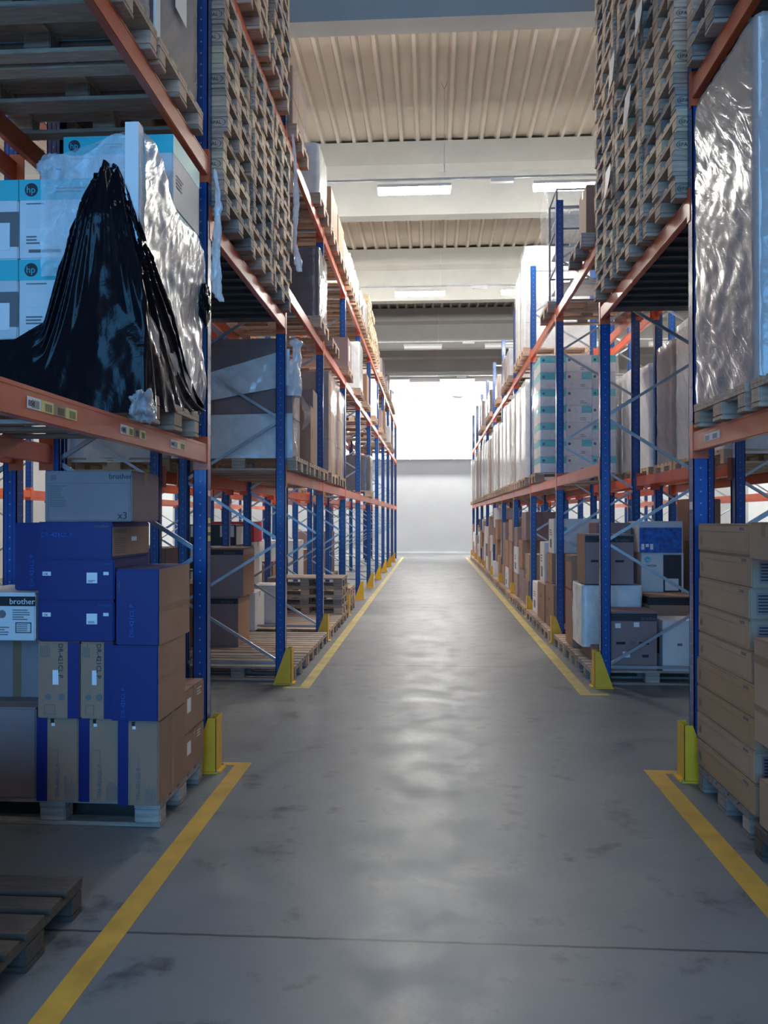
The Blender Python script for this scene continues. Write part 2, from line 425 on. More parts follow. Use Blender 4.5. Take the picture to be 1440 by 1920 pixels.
# ------------------------------------------------------------------ layout constants
XL, XR, DEP = -1.487, 1.663, 1.10        # aisle faces of the two racks, rack depth
Y0, BAY = 5.20, 2.80                      # camera-side face of the first visible upright, bay pitch
LZ = {'L':(2.165,4.075,5.615), 'R':(2.225,4.485,None)}   # tops of the beams
PASS = {'L':3.715,'R':3.765}
YB = lambda i: Y0+BAY*i
ORD=['zeroth','first','second','third','fourth','fifth','sixth','seventh','eighth','ninth','tenth','eleventh','twelfth']
CNT=ORD+['thirteenth','fourteenth','fifteenth','sixteenth','seventeenth','eighteenth','nineteenth','twentieth','twenty-first','twenty-second','twenty-third']

# ------------------------------------------------------------------ building shell
mb=MB(); mb.box(-12,14,-9.2,37.0,-.2,0); struct('floor',mb,M['floor'])
mb=MB(); mb.box(-12,14,36.3,37,0,4.3); mb.box(-12,14,36.26,36.3,0,.12); struct('wall_back_lower',mb,M['wall']).name='wall_far'
mb=MB(); mb.box(-12,14,36.75,37,4.3,8.9); struct('wall_far_upper',mb,M['wall'])
mb=MB(); mb.box(-12,14,36.22,36.74,4.3,4.36); struct('trim_1',mb,M['conc'])
mb=MB()
mb.bar((-12,36.1,4.72),(14,36.1,4.72),.05,.05); mb.bar((-12,36.1,4.60),(14,36.1,4.60),.03,.03)
for x in range(-11,14,2): mb.box(x-.02,x+.02,36.08,36.3,4.3,4.74)
struct('trim_2',mb,M['housing'])
mb=MB(); mb.box(-12.2,-12,-9.2,37,0,8.9); struct('wall_left',mb,M['wall'])
mb=MB(); mb.box(14,14.2,-9.2,37,0,8.9); struct('wall_right',mb,M['wall'])
mb=MB(); mb.box(-12,-5.5,-9.2,-9,0,8.9); mb.box(3.5,14,-9.2,-9,0,8.9); mb.box(-5.5,3.5,-9.2,-9,5.7,8.9); mb.box(-5.5,3.5,-9.2,-9,0,.7); struct('wall_near',mb,M['wall'])  # opening added in the unseen wall to hold the daylight panel
# corrugated roof deck, ribs along the aisle
mb=MB(); pitch=.30; n=int(26/pitch); z=8.80; prof=[]
for i in range(n+1):
    x=-12+i*pitch; prof += [(x,z),(x+.055,z),(x+.085,z+.085),(x+.27,z+.085)]
k=len(prof)
for y in (-9.2,37):
    for (x,zz) in prof: mb.v.append((x,y,zz))
for i in range(k-1): mb.f.append((i,i+1,k+i+1,k+i)); mb.m.append(0)
mb.box(-12.2,14.2,-9.2,37,9.0,9.1)
struct('ceiling',mb,M['deck'])
# concrete roof girders across the hall
for i in range(8):
    y=-8.65+6*i
    if i==0: continue
    mb=MB(); mb.prism([(y-.33,8.8),(y-.33,8.36),(y-.15,8.28),(y-.15,7.47),(y+.15,7.47),(y+.15,8.28),(y+.33,8.36),(y+.33,8.8)],0,-12,14)
    o=link('roof_girder',mb.mesh('roof_girder',M['conc'])); o['kind']='structure'; o.name='trim_%d'%(i+2)

# ------------------------------------------------------------------ fluorescent lamps in rows across the hall
def lamp(x,y,z,lit,label,group=None):
    r=thing('ceiling_lamp',label,'ceiling lamp',(x,y,z),group)
    mb=MB(); mb.prism([(-.09,.0),(.09,.0),(.06,.06),(-.06,.06)],0,-.60,.60)   # y,z profile
    link('housing',mb.mesh('housing',M['housing'],bevel=.004),r)
    mb=MB(); mb.prism([(-.075,-.002),(-.065,-.06),(-.03,-.085),(.03,-.085),(.065,-.06),(.075,-.002)],0,-.585,.585)
    link('diffuser',mb.mesh('diffuser',M['tube'] if lit==1 else M['tubew'] if lit==2 else M['tubefill'] if lit==3 else M['tubeoff']),r)
    for s in (-.45,.45):
        mb=MB(); mb.bar((s,0,.05),(s,0,.14),.008,.008); link('hanger',mb.mesh('hanger',M['galv']),r)
    return r
grp({'ceiling lamp':'ceiling tubes in rows across the hall','rail':'lamp rails under the roof'})
rows=[(1.0,3,'added unseen row above the camera'),(13.0,1,'nearest lit row'),(19.0,1,'second lit row'),(25.0,0,'first unlit row'),(31.0,0,'second unlit row'),(35.6,2,'row beside the far wall')]
for (y,lit,rn) in rows:
    z=7.06 if lit!=2 else 6.95
    for k in range(-3,5):
        x=-.29+2.52*k
        if k==0: pos='left one over the aisle'
        elif k==1: pos='right one over the aisle'
        elif k<0: pos='%s lamp left of the aisle'%ORD[-k]
        else: pos='%s lamp right of the aisle'%ORD[k-1]
        lamp(x,y,z,lit,('glowing ' if lit else 'dark ')+'tube in the %s, %s'%(rn,pos))
    t=thing('lamp_rail','thin metal lamp rail crossing above the %s of ceiling tubes'%rn,'rail',(0,y,z+.15))
    mb=MB(); mb.bar((-11.9,0,0),(13.9,0,0),.035,.03); link('rail',mb.mesh('rail',M['galv']),t)
    for i in range(-4,5):
        mb=MB(); x=.2+2.6*i; mb.bar((x,0,.015),(x,0,8.80-z-.15-.12),.008,.008); mb.bar((x,0,8.80-z-.27),(x-.06,0,8.80-z-.15),.008,.008); mb.bar((x,0,8.80-z-.27),(x+.06,0,8.80-z-.15),.008,.008)
        link('suspension_wire',mb.mesh('suspension_wire',M['galv']),t)
    mb=MB(); mb.box(.95,1.32,-.04,.04,-.08,-.016); link('junction_box',mb.mesh('junction_box',M['housing']),t)

# ------------------------------------------------------------------ floor lines
grp('yellow floor lines')
def fline(pts,w,m,label):
    mb=MB()
    for (a,b) in zip(pts,pts[1:]): mb.bar((a[0],a[1],.001),(b[0],b[1],.001),w,.002)
    return tag(link('floor_line',mb.mesh('floor_line',m)),label,'floor marking')
def lline(x,y0,y1,side,m,label,ends=(True,True),w=.105):
    s=1 if side=='R' else -1
    mb=MB(); mb.box(x-w/2,x+w/2,y0,y1,.0003,.002)
    xo=x+s*w/2
    X=sorted((xo,s*(abs(x)+w/2+.16)))
    if ends[1]: mb.box(X[0],X[1],y1-w*.6,y1,.0003,.002)
    if ends[0]: mb.box(X[0],X[1],y0,y0+w*.6,.0003,.002)
    return tag(link('floor_line',mb.mesh('floor_line',m)),label,'floor marking')
lline(-1.285,-2,5.41,'L',M['tape'],'yellow floor line beside the near left pallet, ending before the cross passage',(False,True))
lline(-1.262,7.80,34.2,'L',M['tapepale'],'worn yellow floor line along the far left rack, beyond the cross passage',(True,False))
lline(1.46,-2,5.41,'R',M['tape'],'yellow floor line beside the near right carton stack, ending before the cross passage',(False,True),.12)
lline(1.455,7.66,34.2,'R',M['tapepale'],'worn yellow floor line along the far right rack, beyond the cross passage',(True,False),.115)

# ------------------------------------------------------------------ pallet racks
grp('pallet racks in rows')
def post_mesh(h):
    mb=MB(); pw=.095   # open omega profile: outer web, two side walls, two lips
    t=.0035
    mb.box(0,pw,0,t*2,0,h)                       # camera-side wall
    mb.box(0,pw,.088-t*2,.088,0,h)               # far wall
    mb.box(pw-t*2,pw,0,.088,0,h)                 # aisle face
    mb.box(0,.006,0,.02,0,h); mb.box(0,.006,.068,.088,0,h)
    mb.box(.03,.033,-.004,.004,0,h); mb.box(.062,.065,-.004,.004,0,h)
    z=.12
    while z<h-.05:
        mb.cyl((.048,-.0012,z),1,.006,.0015,8,1)
        mb.cyl((pw,.026,z+.0),0,.0055,.0012,6,1); mb.cyl((pw,.062,z),0,.0055,.0012,6,1)
        z+=.075
    mb.box(-.03,pw+.03,-.02,.108,0,.008,2)
    return mb
def ghost(v): return v
POST={}
def upright(rack, xf, side, y, h, detail, level_rear=None):
    """one frame: front post at the aisle, rear post, zig-zag bracing. side=+1: aisle lies towards +x"""
    key=(h,side,detail)
    if key not in POST:
        mb=MB()
        p=post_mesh(h)
        for (ox,flip) in ((0,1),(DEP,-1)):
            n=len(mb.v)
            for v in p.v:
                x=-(.095-v[0]) if flip==1 else -(DEP)+(.095-v[0])
                # front post: aisle face at x=0 ; rear post mirrored
                mb.v.append((side*x, v[1], v[2]))
            for f,mi in zip(p.f,p.m): mb.f.append(tuple(n+i for i in f)); mb.m.append(mi)
        me=mb.mesh('upright_frame',[M['blue'],M['hole'],M['darksteel']])
        br=[]; z=.2; fr=True; zz=[.2]
        while zz[-1]+.62<h-.1: zz.append(zz[-1]+.62)
        xs=lambda f:(side*(-.05) if f else side*(-DEP+.05))
        for a,b in zip(zz,zz[1:]):
            q=MB(); q.bar((xs(fr),.05,a),(xs(not fr),.05,b),.022,.028); fr=not fr; br.append(q)
        q=MB(); q.bar((xs(1),.05,.2),(xs(0),.05,.2),.022,.028); br.append(q)
        q=MB(); q.bar((xs(1),.05,h-.08),(xs(0),.05,h-.08),.022,.028); br.append(q)
        if detail: brm=[b.mesh('brace',M['galv']) for b in br]
        else:
            al=MB()
            for b in br:
                n=len(al.v); al.v+=b.v; al.f+=[tuple(n+i for i in f) for f in b.f]; al.m+=b.m
            brm=[al.mesh('bracing',M['galv'])]
        POST[key]=(me,brm)
    me,brm=POST[key]
    u=link('upright_frame',me,rack,(xf,y,0))
    for b in brm: link('brace' if detail else 'bracing',b,u)
    return u
BM={}
def beam(rack,x,y0,y1,ztop,side,detail,h=.125):
    """box beam with a hooked connector at each end; side is towards the aisle"""
    L=y1-y0; key=(round(L,3),side,detail)
    if key not in BM:
        mb=MB(); mb.box(-.045,0,.0,L,-h,0); mb.box(-.050,.002,0,L,-.022,-.014)
        a=mb.mesh('beam',M['orange'],bevel=.004)
        c=MB(); c.box(-.095,.004,-.0,.006,-h-.045,.05); c.box(-.01,.004,-.05,.0,-h-.045,.05)
        d=MB(); d.box(-.095,.004,L-.006,L,-h-.045,.05); d.box(-.01,.004,L,L+.05,-h-.045,.05)
        if side<0:
            for q in (c,d): q.v=[(-v[0],v[1],v[2]) for v in q.v]
            m2=MB(); m2.box(0,.045,0,L,-h,0); m2.box(-.002,.05,0,L,-.022,-.014); a=m2.mesh('beam',M['orange'],bevel=.004)
        BM[key]=(a,c.mesh('beam_connector',M['orange']),d.mesh('beam_connector',M['orange']))
    a,c,d=BM[key]
    b=link('beam',a,rack,(x+side*.001,y0,ztop))
    link('beam_connector',c,b); link('beam_connector',d,b)
    return b
def rack(xf,side,bays,hts,levels,passz,label,detail=True,group=None):
    """xf = aisle face; side=+1 aisle towards +x"""
    r=thing('pallet_rack',label,'rack',(xf-side*DEP/2,YB(bays[0]),0),group)
    r0=r.location.copy()
    def rel(o): o.location=Vector(o.location)-r0
    for i in range(bays[0],bays[1]+1):
        rel(upright(r,xf,side,YB(i),hts(i),detail))
    for i in range(bays[0],bays[1]):
        for k,z in enumerate(levels):
            if z is None: continue
            if i==0 and k<2: continue
            if z>hts(i)-.02 or z>hts(i+1)-.02: continue
            for x in (xf, xf-side*(DEP-.05)):
                bm_=beam(r,x,YB(i)+.088,YB(i+1),z,side,detail); rel(bm_)
                if detail and k==0 and i<0 and x==xf: r['_b%d'%i]=bm_.name
        if i==0 and passz:
            for x in (xf, xf-side*(DEP-.05)): rel(beam(r,x,YB(i)+.088,YB(i+1),passz,side,detail))
            mb=MB(); a,b=sorted((xf-side*.05,xf-side*(DEP-.05)))
            mb.box(a+.001,b-.001,YB(0)+.1,YB(1)-.012,passz-.05,passz-.03)
            for q in range(12): 
                yy=YB(0)+.2+q*.21; mb.box(a+.001,b-.001,yy,yy+.03,passz-.075,passz-.05)
            o=link('steel_deck_panel',mb.mesh('steel_deck_panel',M['darksteel']),r); rel(o)
    return r
hl=lambda i: 5.9 if i<=1 else 5.62+.08
hr=lambda i: 5.95
rl=rack(XL,1,(-1,10),hl,LZ['L'],PASS['L'],'tall blue and orange pallet rack along the left side of the central aisle')
rr_=rack(XR,-1,(-1,10),hr,LZ['R'],PASS['R'],'tall blue and orange pallet rack along the right side of the central aisle')
XLB, XRB = XL-DEP-.2-DEP, XR+DEP+.2+DEP
rack(XLB,-1,(-1,10),lambda i:5.7,LZ['L'],PASS['L'],'blue and orange rack standing back to back behind the left aisle rack',False)
rack(XRB,1,(-1,10),lambda i:5.95,LZ['R'],PASS['R'],'blue and orange rack standing back to back behind the right aisle rack',False)
XLC, XRC = XLB-3.15, XRB+3.15
rack(XLC,1,(-1,10),lambda i:5.7,LZ['L'],PASS['L'],'distant blue rack seen through the left rack, across the next aisle',False)
rack(XRC,-1,(-1,10),lambda i:5.95,LZ['R'],PASS['R'],'distant blue rack seen through the right rack, across the next aisle',False)

# location labels on the near beams (children of the racks)
def beam_strip(rk,x,side,z,ys,txt):
    for (y0,y1,kinds) in ys:
        n=len(kinds); L=(y1-y0)/n
        for i,kd in enumerate(kinds):
            mb=MB(); a=y0+i*L; e=.0012
            if side>0: mb.box(x+.0022,x+.0022+e,a,a+L,z-.085,z-.04)
            else: mb.box(x-.0022-e,x-.0022,a,a+L,z-.085,z-.04)
            n0=len(mb.f)
            for q in range(7):
                yy=a+L*(.35+.08*q); w_=L*.03
                if side>0: mb.box(x+.0034,x+.0040,yy,yy+w_,z-.08,z-.05,1)
                else: mb.box(x-.0040,x-.0034,yy,yy+w_,z-.08,z-.05,1)
            o=link('location_label',mb.mesh('location_label',[M[kd],M['darkprint']]),rk); o.location=-rk.location
            if side>0 and i==0:
                me=text_mesh('E04',.03).copy(); me.materials.clear(); me.materials.append(M['darkprint'])
                t=link('lettering',me,o); t.matrix_local=Matrix.Translation((x+.0045,a+.008,z-.075)) @ Matrix(((0,0,1,0),(1,0,0,0),(0,1,0,0),(0,0,0,1)))
beam_strip(rl,XL,1,LZ['L'][0],((2.84,3.25,('paper','labely','cardp','labely')),(3.72,4.05,('paper','labely','cardp','labely')),(4.45,4.72,('paper','labely'))),'E04')
beam_strip(rr_,XR,-1,LZ['R'][0],((4.72,4.98,('paper','paper')),),'')
# small white and yellow tags on the near left upright and near right upright
for (x,y,z,m,side) in ((XL,5.2,1.66,'labely',1),(XL,5.2,1.60,'labely',1),(XL,5.2,1.54,'labely',1),(XL,5.2,1.84,'paper',1),(XR,5.2,1.75,'paper',-1)):
    mb=MB()
    if side>0: mb.box(x+.0015,x+.003,y+.01,y+.07,z-.018,z+.018)
    else: mb.box(x-.003,x-.0015,y+.01,y+.07,z-.02,z+.03)
    rk=rl if side>0 else rr_
    o=link('level_tag',mb.mesh('level_tag',M[m]),rk); o.location=-rk.location

grp('yellow guards at the rack feet')
# yellow column guards ---------------------------------------------
def guard(xf,side,y,label,h=.36):
    r=thing('post_guard',label,'post guard',(xf,y,0))
    s=side
    mb=MB()
    def sidep(ya,yb):
        pts=[(s*-.11,0.012),(s*.07,0.012),(s*.07,h),(s*.015,h)]
        mb.prism([(p[0],p[1]) for p in pts],1,ya,yb)
    # prism axis=1 expects (x,z)
    sidep(-.03,-.024); sidep(.112,.118)
    a,b=sorted((s*.064,s*.07)); mb.box(a,b,-.03,.118,.012,h)
    link('guard_shell',mb.mesh('guard_shell',M['yellow'],bevel=.002),r)
    mb=MB(); a,b=sorted((s*-.115,s*.085)); mb.box(a,b,-.045,-.022,.0,.012); mb.box(a,b,.11,.133,0,.012); a,b=sorted((s*.055,s*.1)); mb.box(a,b,-.022,.11,0,.012)
    link('foot_plate',mb.mesh('foot_plate',M['yellow']),r)
    mb=MB()
    for yy in (-.034,.12): mb.cyl((s*.075,yy+0.0,.012),2,.008,.01,8)
    link('anchor_bolt',mb.mesh('anchor_bolt',M['galv']),r)
for i in range(0,11):
    wl='next to the cross passage' if i==0 else 'at the far edge of the cross passage' if i==1 else '%s upright beyond the cross passage'%ORD[i]
    if i<10: guard(XL,1,YB(i),'yellow steel guard on the left rack foot, '+wl)
    guard(XR,-1,YB(i),'yellow steel guard on the right rack foot, '+wl)

grp(None)
# ------------------------------------------------------------------ pallet stacks over the cross passage
XPL=XL+.09-.6; XPR=XR-.09+.6
keys=['wood','wood','woodg','wood','woodl','woodg','wood']
def stack(cx,cy,z,n,where,stamp=0,base='wood'):
    grp({'pallet':'pallets in the '+where})
    for k in range(n):
        key=R.choice(keys)
        pallet(cx+R.uniform(-.018,.018),cy+R.uniform(-.012,.012),z+.1445*k,'%s wooden pallet from bottom, %s'%(CNT[k+1],where),key,R.uniform(-.012,.012),stamp=(stamp if k%2==0 or k%3==0 else None))
for j,(cy,nm) in enumerate(((5.70,'nearest'),(6.54,'middle'),(7.44,'farthest'))):
    stack(XPL,cy,PASS['L']+.003,11,'%s stack on low beams over left passage'%nm,1)
stack(XPL,6.38,LZ['L'][2]+.003,8,'nearer stack atop the left passage rack',1)
stack(XPL,7.32,LZ['L'][2]+.003,8,'farther stack atop the left passage rack',1)
for j,(cy,nm) in enumerate(((5.70,'nearest'),(6.54,'middle'),(7.44,'farthest'))):
    stack(XPR,cy,PASS['R']+.003,22,'%s tall stack above the right passage'%nm,-1)

grp(None)
def hanging(name,pts,wd,m,label,cat='film scrap',seed=0):
    """crumpled strip following a path"""
    def P(u,v):
        t=v*(len(pts)-1); i=min(int(t),len(pts)-2); f=t-i
        a=Vector(pts[i]); b=Vector(pts[i+1]); p=a.lerp(b,f)
        w_=wd[min(i,len(wd)-1)]*(1-f)+wd[min(i+1,len(wd)-1)]*f
        ang=(u-.5)*2.4
        return p+Vector((math.sin(ang)*w_/2,-math.cos(ang)*w_*.35,0))
    return tag(sheet(name,P,14,70,m,None,.014,22,seed),label,cat)
hanging('film_tail',[(-1.43,5.16,3.98),(-1.39,5.12,3.7),(-1.41,5.12,3.4),(-1.40,5.12,3.15),(-1.36,5.1,3.08)],[.02,.045,.06,.075,.03],M['filmw'],'strip of pale stretch film dangling beside the near left upright',seed=3)
hanging('film_tail',[(-1.42,8.06,5.60),(-1.40,8.1,5.2),(-1.39,8.1,4.9),(-1.41,8.1,4.5),(-1.37,8.1,4.3),(-1.36,8.1,4.2)],[.03,.04,.07,.04,.09,.05],M['filmw'],'twisted clear film tail hanging from the left beam past the pallet stacks',seed=5)
for i,(y,z0,z1,dx) in enumerate(((5.95,5.20,5.52,.03),(6.85,5.32,5.66,.02),(6.30,4.72,5.06,.03),(7.0,4.40,4.76,.04))):
    def P(u,v,y=y,z0=z0,z1=z1,dx=dx): return (XR-.115-dx*(1-v)**2*(1+u), y+.21*(1-u), z0+(z1-z0)*v)
    tag(sheet('paper_sheet',P,8,10,M['paper'],None,.008,5,i+11),'white paper sheet stuck on the right passage pallets, %s'%['upper nearest','upper farthest','lower nearest','lowest one'][i],'paper')

grp({'box':'cartons on the near left pallet','pallet':'pallets on the floor at the left'})
# ------------------------------------------------------------------ near left bay, floor level
pallet(-2.07,4.65,.001,'worn wooden pallet under the blue and brown cartons on the left','woodg')
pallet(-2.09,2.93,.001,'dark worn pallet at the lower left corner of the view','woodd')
a=carton(-2.60,-1.87,2.70,3.33,.146,.40,M['card'],'lower brown carton on the dark pallet at the lower left edge')
b=carton(-2.58,-1.88,2.72,3.31,.401,.62,M['card'],'upper brown carton on the dark pallet at the lower left edge')
def toner(x0,x1,z0,z1,y0,y1,label,style):
    m=M['card'] if style!='blue' else M['bluebox']
    c=carton(x0,x1,y0,y1,z0,z1,m,label,tape=False)
    if style=='upright_low':
        patch(c,'blue_side_print','front',.0,.26,.0,1,M['bluebox'])
        lettering(c,'front','TN-421CL P',.56,.06,.034,M['greyprint'],math.pi/2)
        lines(c,'front',.66,.95,.03,.30,7,M['greyprint'],vertical=True)
        patch(c,'corner_mark','front',.34,.42,.94,.99,M['black']); patch(c,'arrow_mark','front',.36,.44,.90,.935,M['paper'])
        frame_line(c,'front',.30,.52,.04,.62,M['greyprint'],.002)
    elif style=='upright_mid':
        patch(c,'blue_side_print','front',.72,1.0,.0,1,M['bluebox'])
        lettering(c,'front','DR-421CL P',.50,.98,.036,M['darkprint'],-math.pi/2)
        patch(c,'white_label','front',.36,.50,.44,.63,M['paper'])
        lines(c,'front',.05,.30,.80,.98,5,M['greyprint'],vertical=True)
        frame_line(c,'front',.16,.42,.05,.18,M['greyprint'],.003); disc(c,'front',.58,.28,.018,M['greyprint']); disc(c,'front',.25,.28,.016,M['greyprint'])
    elif style=='blue':
        pass
    return c
toner(-2.135,-1.905,.148,.598,4.20,4.62,'brown toner carton with blue edge, bottom row, farthest left','upright_low')
toner(-1.900,-1.675,.148,.598,4.20,4.62,'brown toner carton with blue edge, bottom row, second from the pallet corner','upright_low')
c=toner(-1.670,-1.450,.148,.598,4.16,4.62,'brown toner carton with blue edge standing on the pallet front corner','upright_low')
patch(c,'packing_tape','right',.46,.56,0,1,M['tapeb'])
toner(-2.12,-1.89,.60,1.010,4.18,4.60,'brown upright carton with white sticker, second row, left one','upright_mid')
toner(-1.885,-1.705,.60,1.010,4.18,4.60,'brown upright carton with white sticker, second row, beside the blue corner carton','upright_mid')
c=toner(-1.70,-1.445,.60,1.000,4.14,4.60,'deep blue carton with brown side, second row at the pallet corner','blue')
patch(c,'brown_side','right',0,1,0,1,M['card']); patch(c,'side_tape','right',0,1,.50,.57,M['tapeb'],.002)
lettering(c,'front','DR-421CL P',.30,.05,.03,M['picblue'],math.pi/2)
c=toner(-1.675,-1.44,1.002,1.405,4.14,4.66,'deep blue carton with taped brown side, topmost at the pallet corner','blue')
patch(c,'brown_side','right',0,1,0,1,M['card']); patch(c,'side_tape','right',0,1,.42,.50,M['tapeb'],.002)
lettering(c,'front','DR-421CL P',.42,.10,.034,M['picblue'],math.pi/2)
lettering(c,'front','brother',.10,.70,.02,M['greyprint'],math.pi/2)
mb=None
for (z0,z1,lab) in ((1.012,1.232,'lowest wide blue carton with a white square sticker, beside the white printer box'),(1.233,1.452,'middle wide blue carton with a white square sticker, in the stack of three')):
    c=toner(-2.125,-1.705,z0,z1,4.19,4.72,lab,'blue')
    patch(c,'square_sticker','front',.64,.78,.42,.68,M['paper']); lines(c,'front',.66,.76,.44,.50,2,M['darkprint'])
    patch(c,'small_label','front',.06,.17,.60,.70,M['paper']); lettering(c,'front','OK',.075,.615,.017,M['darkprint'])
    patch(c,'small_label','front',.86,.93,.62,.70,M['paper'])
    lettering(c,'front','brother',.80,.86,.022,M['picblue'])
c=toner(-2.125,-1.715,1.453,1.655,4.19,4.75,'topmost wide blue carton with lettered brown side panel','blue')
patch(c,'brown_side','right',.0,.97,.08,.86,M['card'])
lettering(c,'front','DR-421CL P',.04,.60,.034,M['picblue']); lettering(c,'front','brother',.76,.84,.026,M['greyprint'])
lettering(c,'right','DR-421CL P',.06,.70,.030,M['greyprint']); patch(c,'small_label','right',.48,.62,.46,.58,M['paper'],.002)
lines(c,'right',.06,.36,.14,.58,8,M['greyprint'])
c=carton(-2.09,-1.61,4.19,4.62,1.657,1.93,M['cardcool'],'greyish carton marked x3 on top of the blue cartons')
lettering(c,'front','brother',.74,.84,.040,M['darkprint']); lettering(c,'front','x3',.84,.05,.055,M['darkprint'])
mb=frame_line(c,'front',.04,.97,.02,.76,M['greyprint'],.002)
lines(c,'front',.06,.26,.28,.72,12,M['greyprint']); patch(c,'carry_arrows','front',.07,.13,.82,.92,M['greyprint'])
c=toner(-2.315,-2.135,1.275,1.650,4.30,4.75,'tall narrow blue carton standing on the white printer box','blue')
lettering(c,'front','DR-421CL P',.62,.06,.034,M['picblue'],math.pi/2)
c=carton(-2.56,-2.14,4.19,4.70,1.013,1.272,M['cardw'],'white printer carton with black top band beside the blue cartons',tape=False)
patch(c,'black_band','front',0,1,.72,.92,M['black']); lettering(c,'front','brother',.66,.76,.045,M['paper'],off=.003)
disc(c,'front',.56,.55,.022,M['greyprint']); patch(c,'toner_picture','front',.06,.42,.10,.36,M['darkprint']); frame_line(c,'front',.74,.95,.16,.38,M['darkprint'],.005)
lines(c,'front',.76,.92,.19,.35,4,M['greyprint']); lines(c,'front',.70,.95,.42,.66,5,M['greyprint']); lines(c,'front',.46,.68,.1,.3,4,M['greyprint'])
c=carton(-2.66,-2.15,4.50,5.02,.146,1.010,M['cardcool'],'large dull brown carton at the back left of the near pallet',tape=False)
patch(c,'packing_tape','front',.45,.55,0,1,M['tapeb'])
c=carton(-2.64,-2.16,4.24,4.49,.146,.640,M['cardcool'],'dull brown carton with vertical tape at the front left of the near pallet',tape=False)
patch(c,'packing_tape','front',.47,.57,0,1,M['tapeb'])
for (z0,z1,lab) in ((.146,.385,'lower small brown carton with white sticker beside the left upright'),(.387,.650,'upper small brown carton with white sticker beside the left upright')):
    c=carton(-1.86,-1.46,4.64,5.04,z0,z1,M['card'],lab)
    patch(c,'white_sticker','right',.12,.30,.46,.78,M['paper'])
    lines(c,'right',.60,.86,.70,.9,3,M['cardw'])

grp({'box':'printer boxes in the black plastic load'})
# ------------------------------------------------------------------ near left bay, first beam level: white and cyan cartons, film, black plastic
def hp(x0,x1,y0,y1,z0,z1,label,side='right',pic=True,name='printer_box',flip=False):
    c=carton(x0,x1,y0,y1,z0,z1,M['cardw'],label,tape=False,name=name)
    H=z1-z0; W=x1-x0; s=H/.41
    patch(c,'cyan_band','front',0,1,.74,1,M['cyan']); patch(c,'cyan_band',side,0,1,.74,1,M['cyan'])
    disc(c,'front',.10,.87,.035*s,M['darkprint']); lettering(c,'front','hp',.10-.026*s/W,.87-.016*s/H,.05*s,M['cyan'],name='logo_lettering',off=.0028)
    lines(c,'front',.30,.62,.82,.90,2,M['darkprint'])
    lines(c,'front',.06,.24,.68,.71,1,M['greyprint']); patch(c,'grey_panel','front',.06,.24,.40,.58,M['greyprint'] if 0 else M['housing'])
    lines(c,'front',.55,.68,.42,.56,4,M['darkprint']); patch(c,'barcode','front',.60,.70,.26,.30,M['darkprint'])
    lines(c,'front',.06,.2,.18,.3,3,M['greyprint']); patch(c,'symbol_row','front',.08,.34,.08,.12,M['greyprint'])
    lines(c,side,.1,.4,.3,.5,4,M['greyprint'])
    if pic:
        patch(c,'printer_picture','front',.74,1,.16,.60,M['greyprint']); patch(c,'printer_picture_body','front',.80,.93,.12,.46,M['paper'],.0028)
    return c
Z1=LZ['L'][0]
pallet(-2.03,4.42,Z1+.002,'wooden pallet on the left beams under the black plastic load','wood')
zz=Z1+.148
hp(-2.74,-2.125,3.97,4.42,3.005,3.415,'white and cyan printer box, upper row, far left of the black plastic')
hp(-2.74,-2.125,3.97,4.42,2.592,3.003,'white and cyan printer box, middle row, far left of the black plastic')
hp(-2.74,-2.125,3.97,4.42,zz,2.590,'white printer box mostly hidden low behind the black plastic, left one',pic=False)
hp(-2.12,-1.475,3.97,4.42,3.005,3.415,'white and cyan printer box, upper row, partly under the black plastic peak',pic=False)
hp(-2.12,-1.475,3.97,4.42,2.592,3.003,'white and cyan printer box, middle row, behind the black plastic drape',pic=False)
hp(-2.12,-1.475,3.97,4.42,zz,2.590,'white printer box hidden low behind the black plastic at the corner',pic=False)
for k,(z0,z1) in enumerate(((zz,2.70),(2.702,3.08),(3.082,3.45))):
    hp(-2.70,-2.115,4.44,4.95,z0,z1,'printer box in the rear column of the black plastic load, %s one at left'%['lowest','middle','upper'][k],pic=False)
    hp(-2.11,-1.475,4.44,4.95,z0,z1,'printer box in the rear column of the wrapped load, %s one by the aisle'%['lowest','middle','upper'][k],pic=False)
hp(-2.11,-1.47,4.44,4.95,3.452,3.86,'topmost white and cyan printer box standing above the film wrapped load',pic=False)
carton(-2.72,-2.13,4.40,4.95,3.452,3.56,M['cardw'],'flat pale tray box on top of the rear printer boxes at far left')
# corner protector
mb=MB(); mb.box(-1.472,-1.466,3.90,3.96,2.33,3.66); mb.box(-1.535,-1.466,3.895,3.90,2.33,3.66)
tag(link('corner_protector',mb.mesh('corner_protector',M['paper'])),'tall white cardboard corner protector rising beside the black plastic peak','packaging')
t=thing('stretch_wrap','clear crinkled stretch film over the aisle side of the printer box load','film wrap',(0,0,0))
def P(u,v):
    yy=3.93+1.06*u; top=3.62-.30*u+.05*math.sin(9*u)
    return (-1.452+.01*math.sin(v*9), yy, 2.36+(top-2.36)*v)
sheet('side_film',P,60,60,M['filmd'],t,.016,7,1)
def P(u,v):
    x=-1.98+.52*u; top=3.46+.16*u+.03*math.sin(11*u)
    return (x,3.93-.02*v,2.9+(top-2.9)*v)
sheet('front_film',P,30,30,M['filmn'],t,.02,8,2)
def P(u,v):
    x=-1.46-.55*u; return (x, 3.93+.5*v, 3.64-.18*u-.16*math.sin(v*math.pi)+.02)
sheet('top_film',P,24,20,M['filmn'],t,.02,8,4)
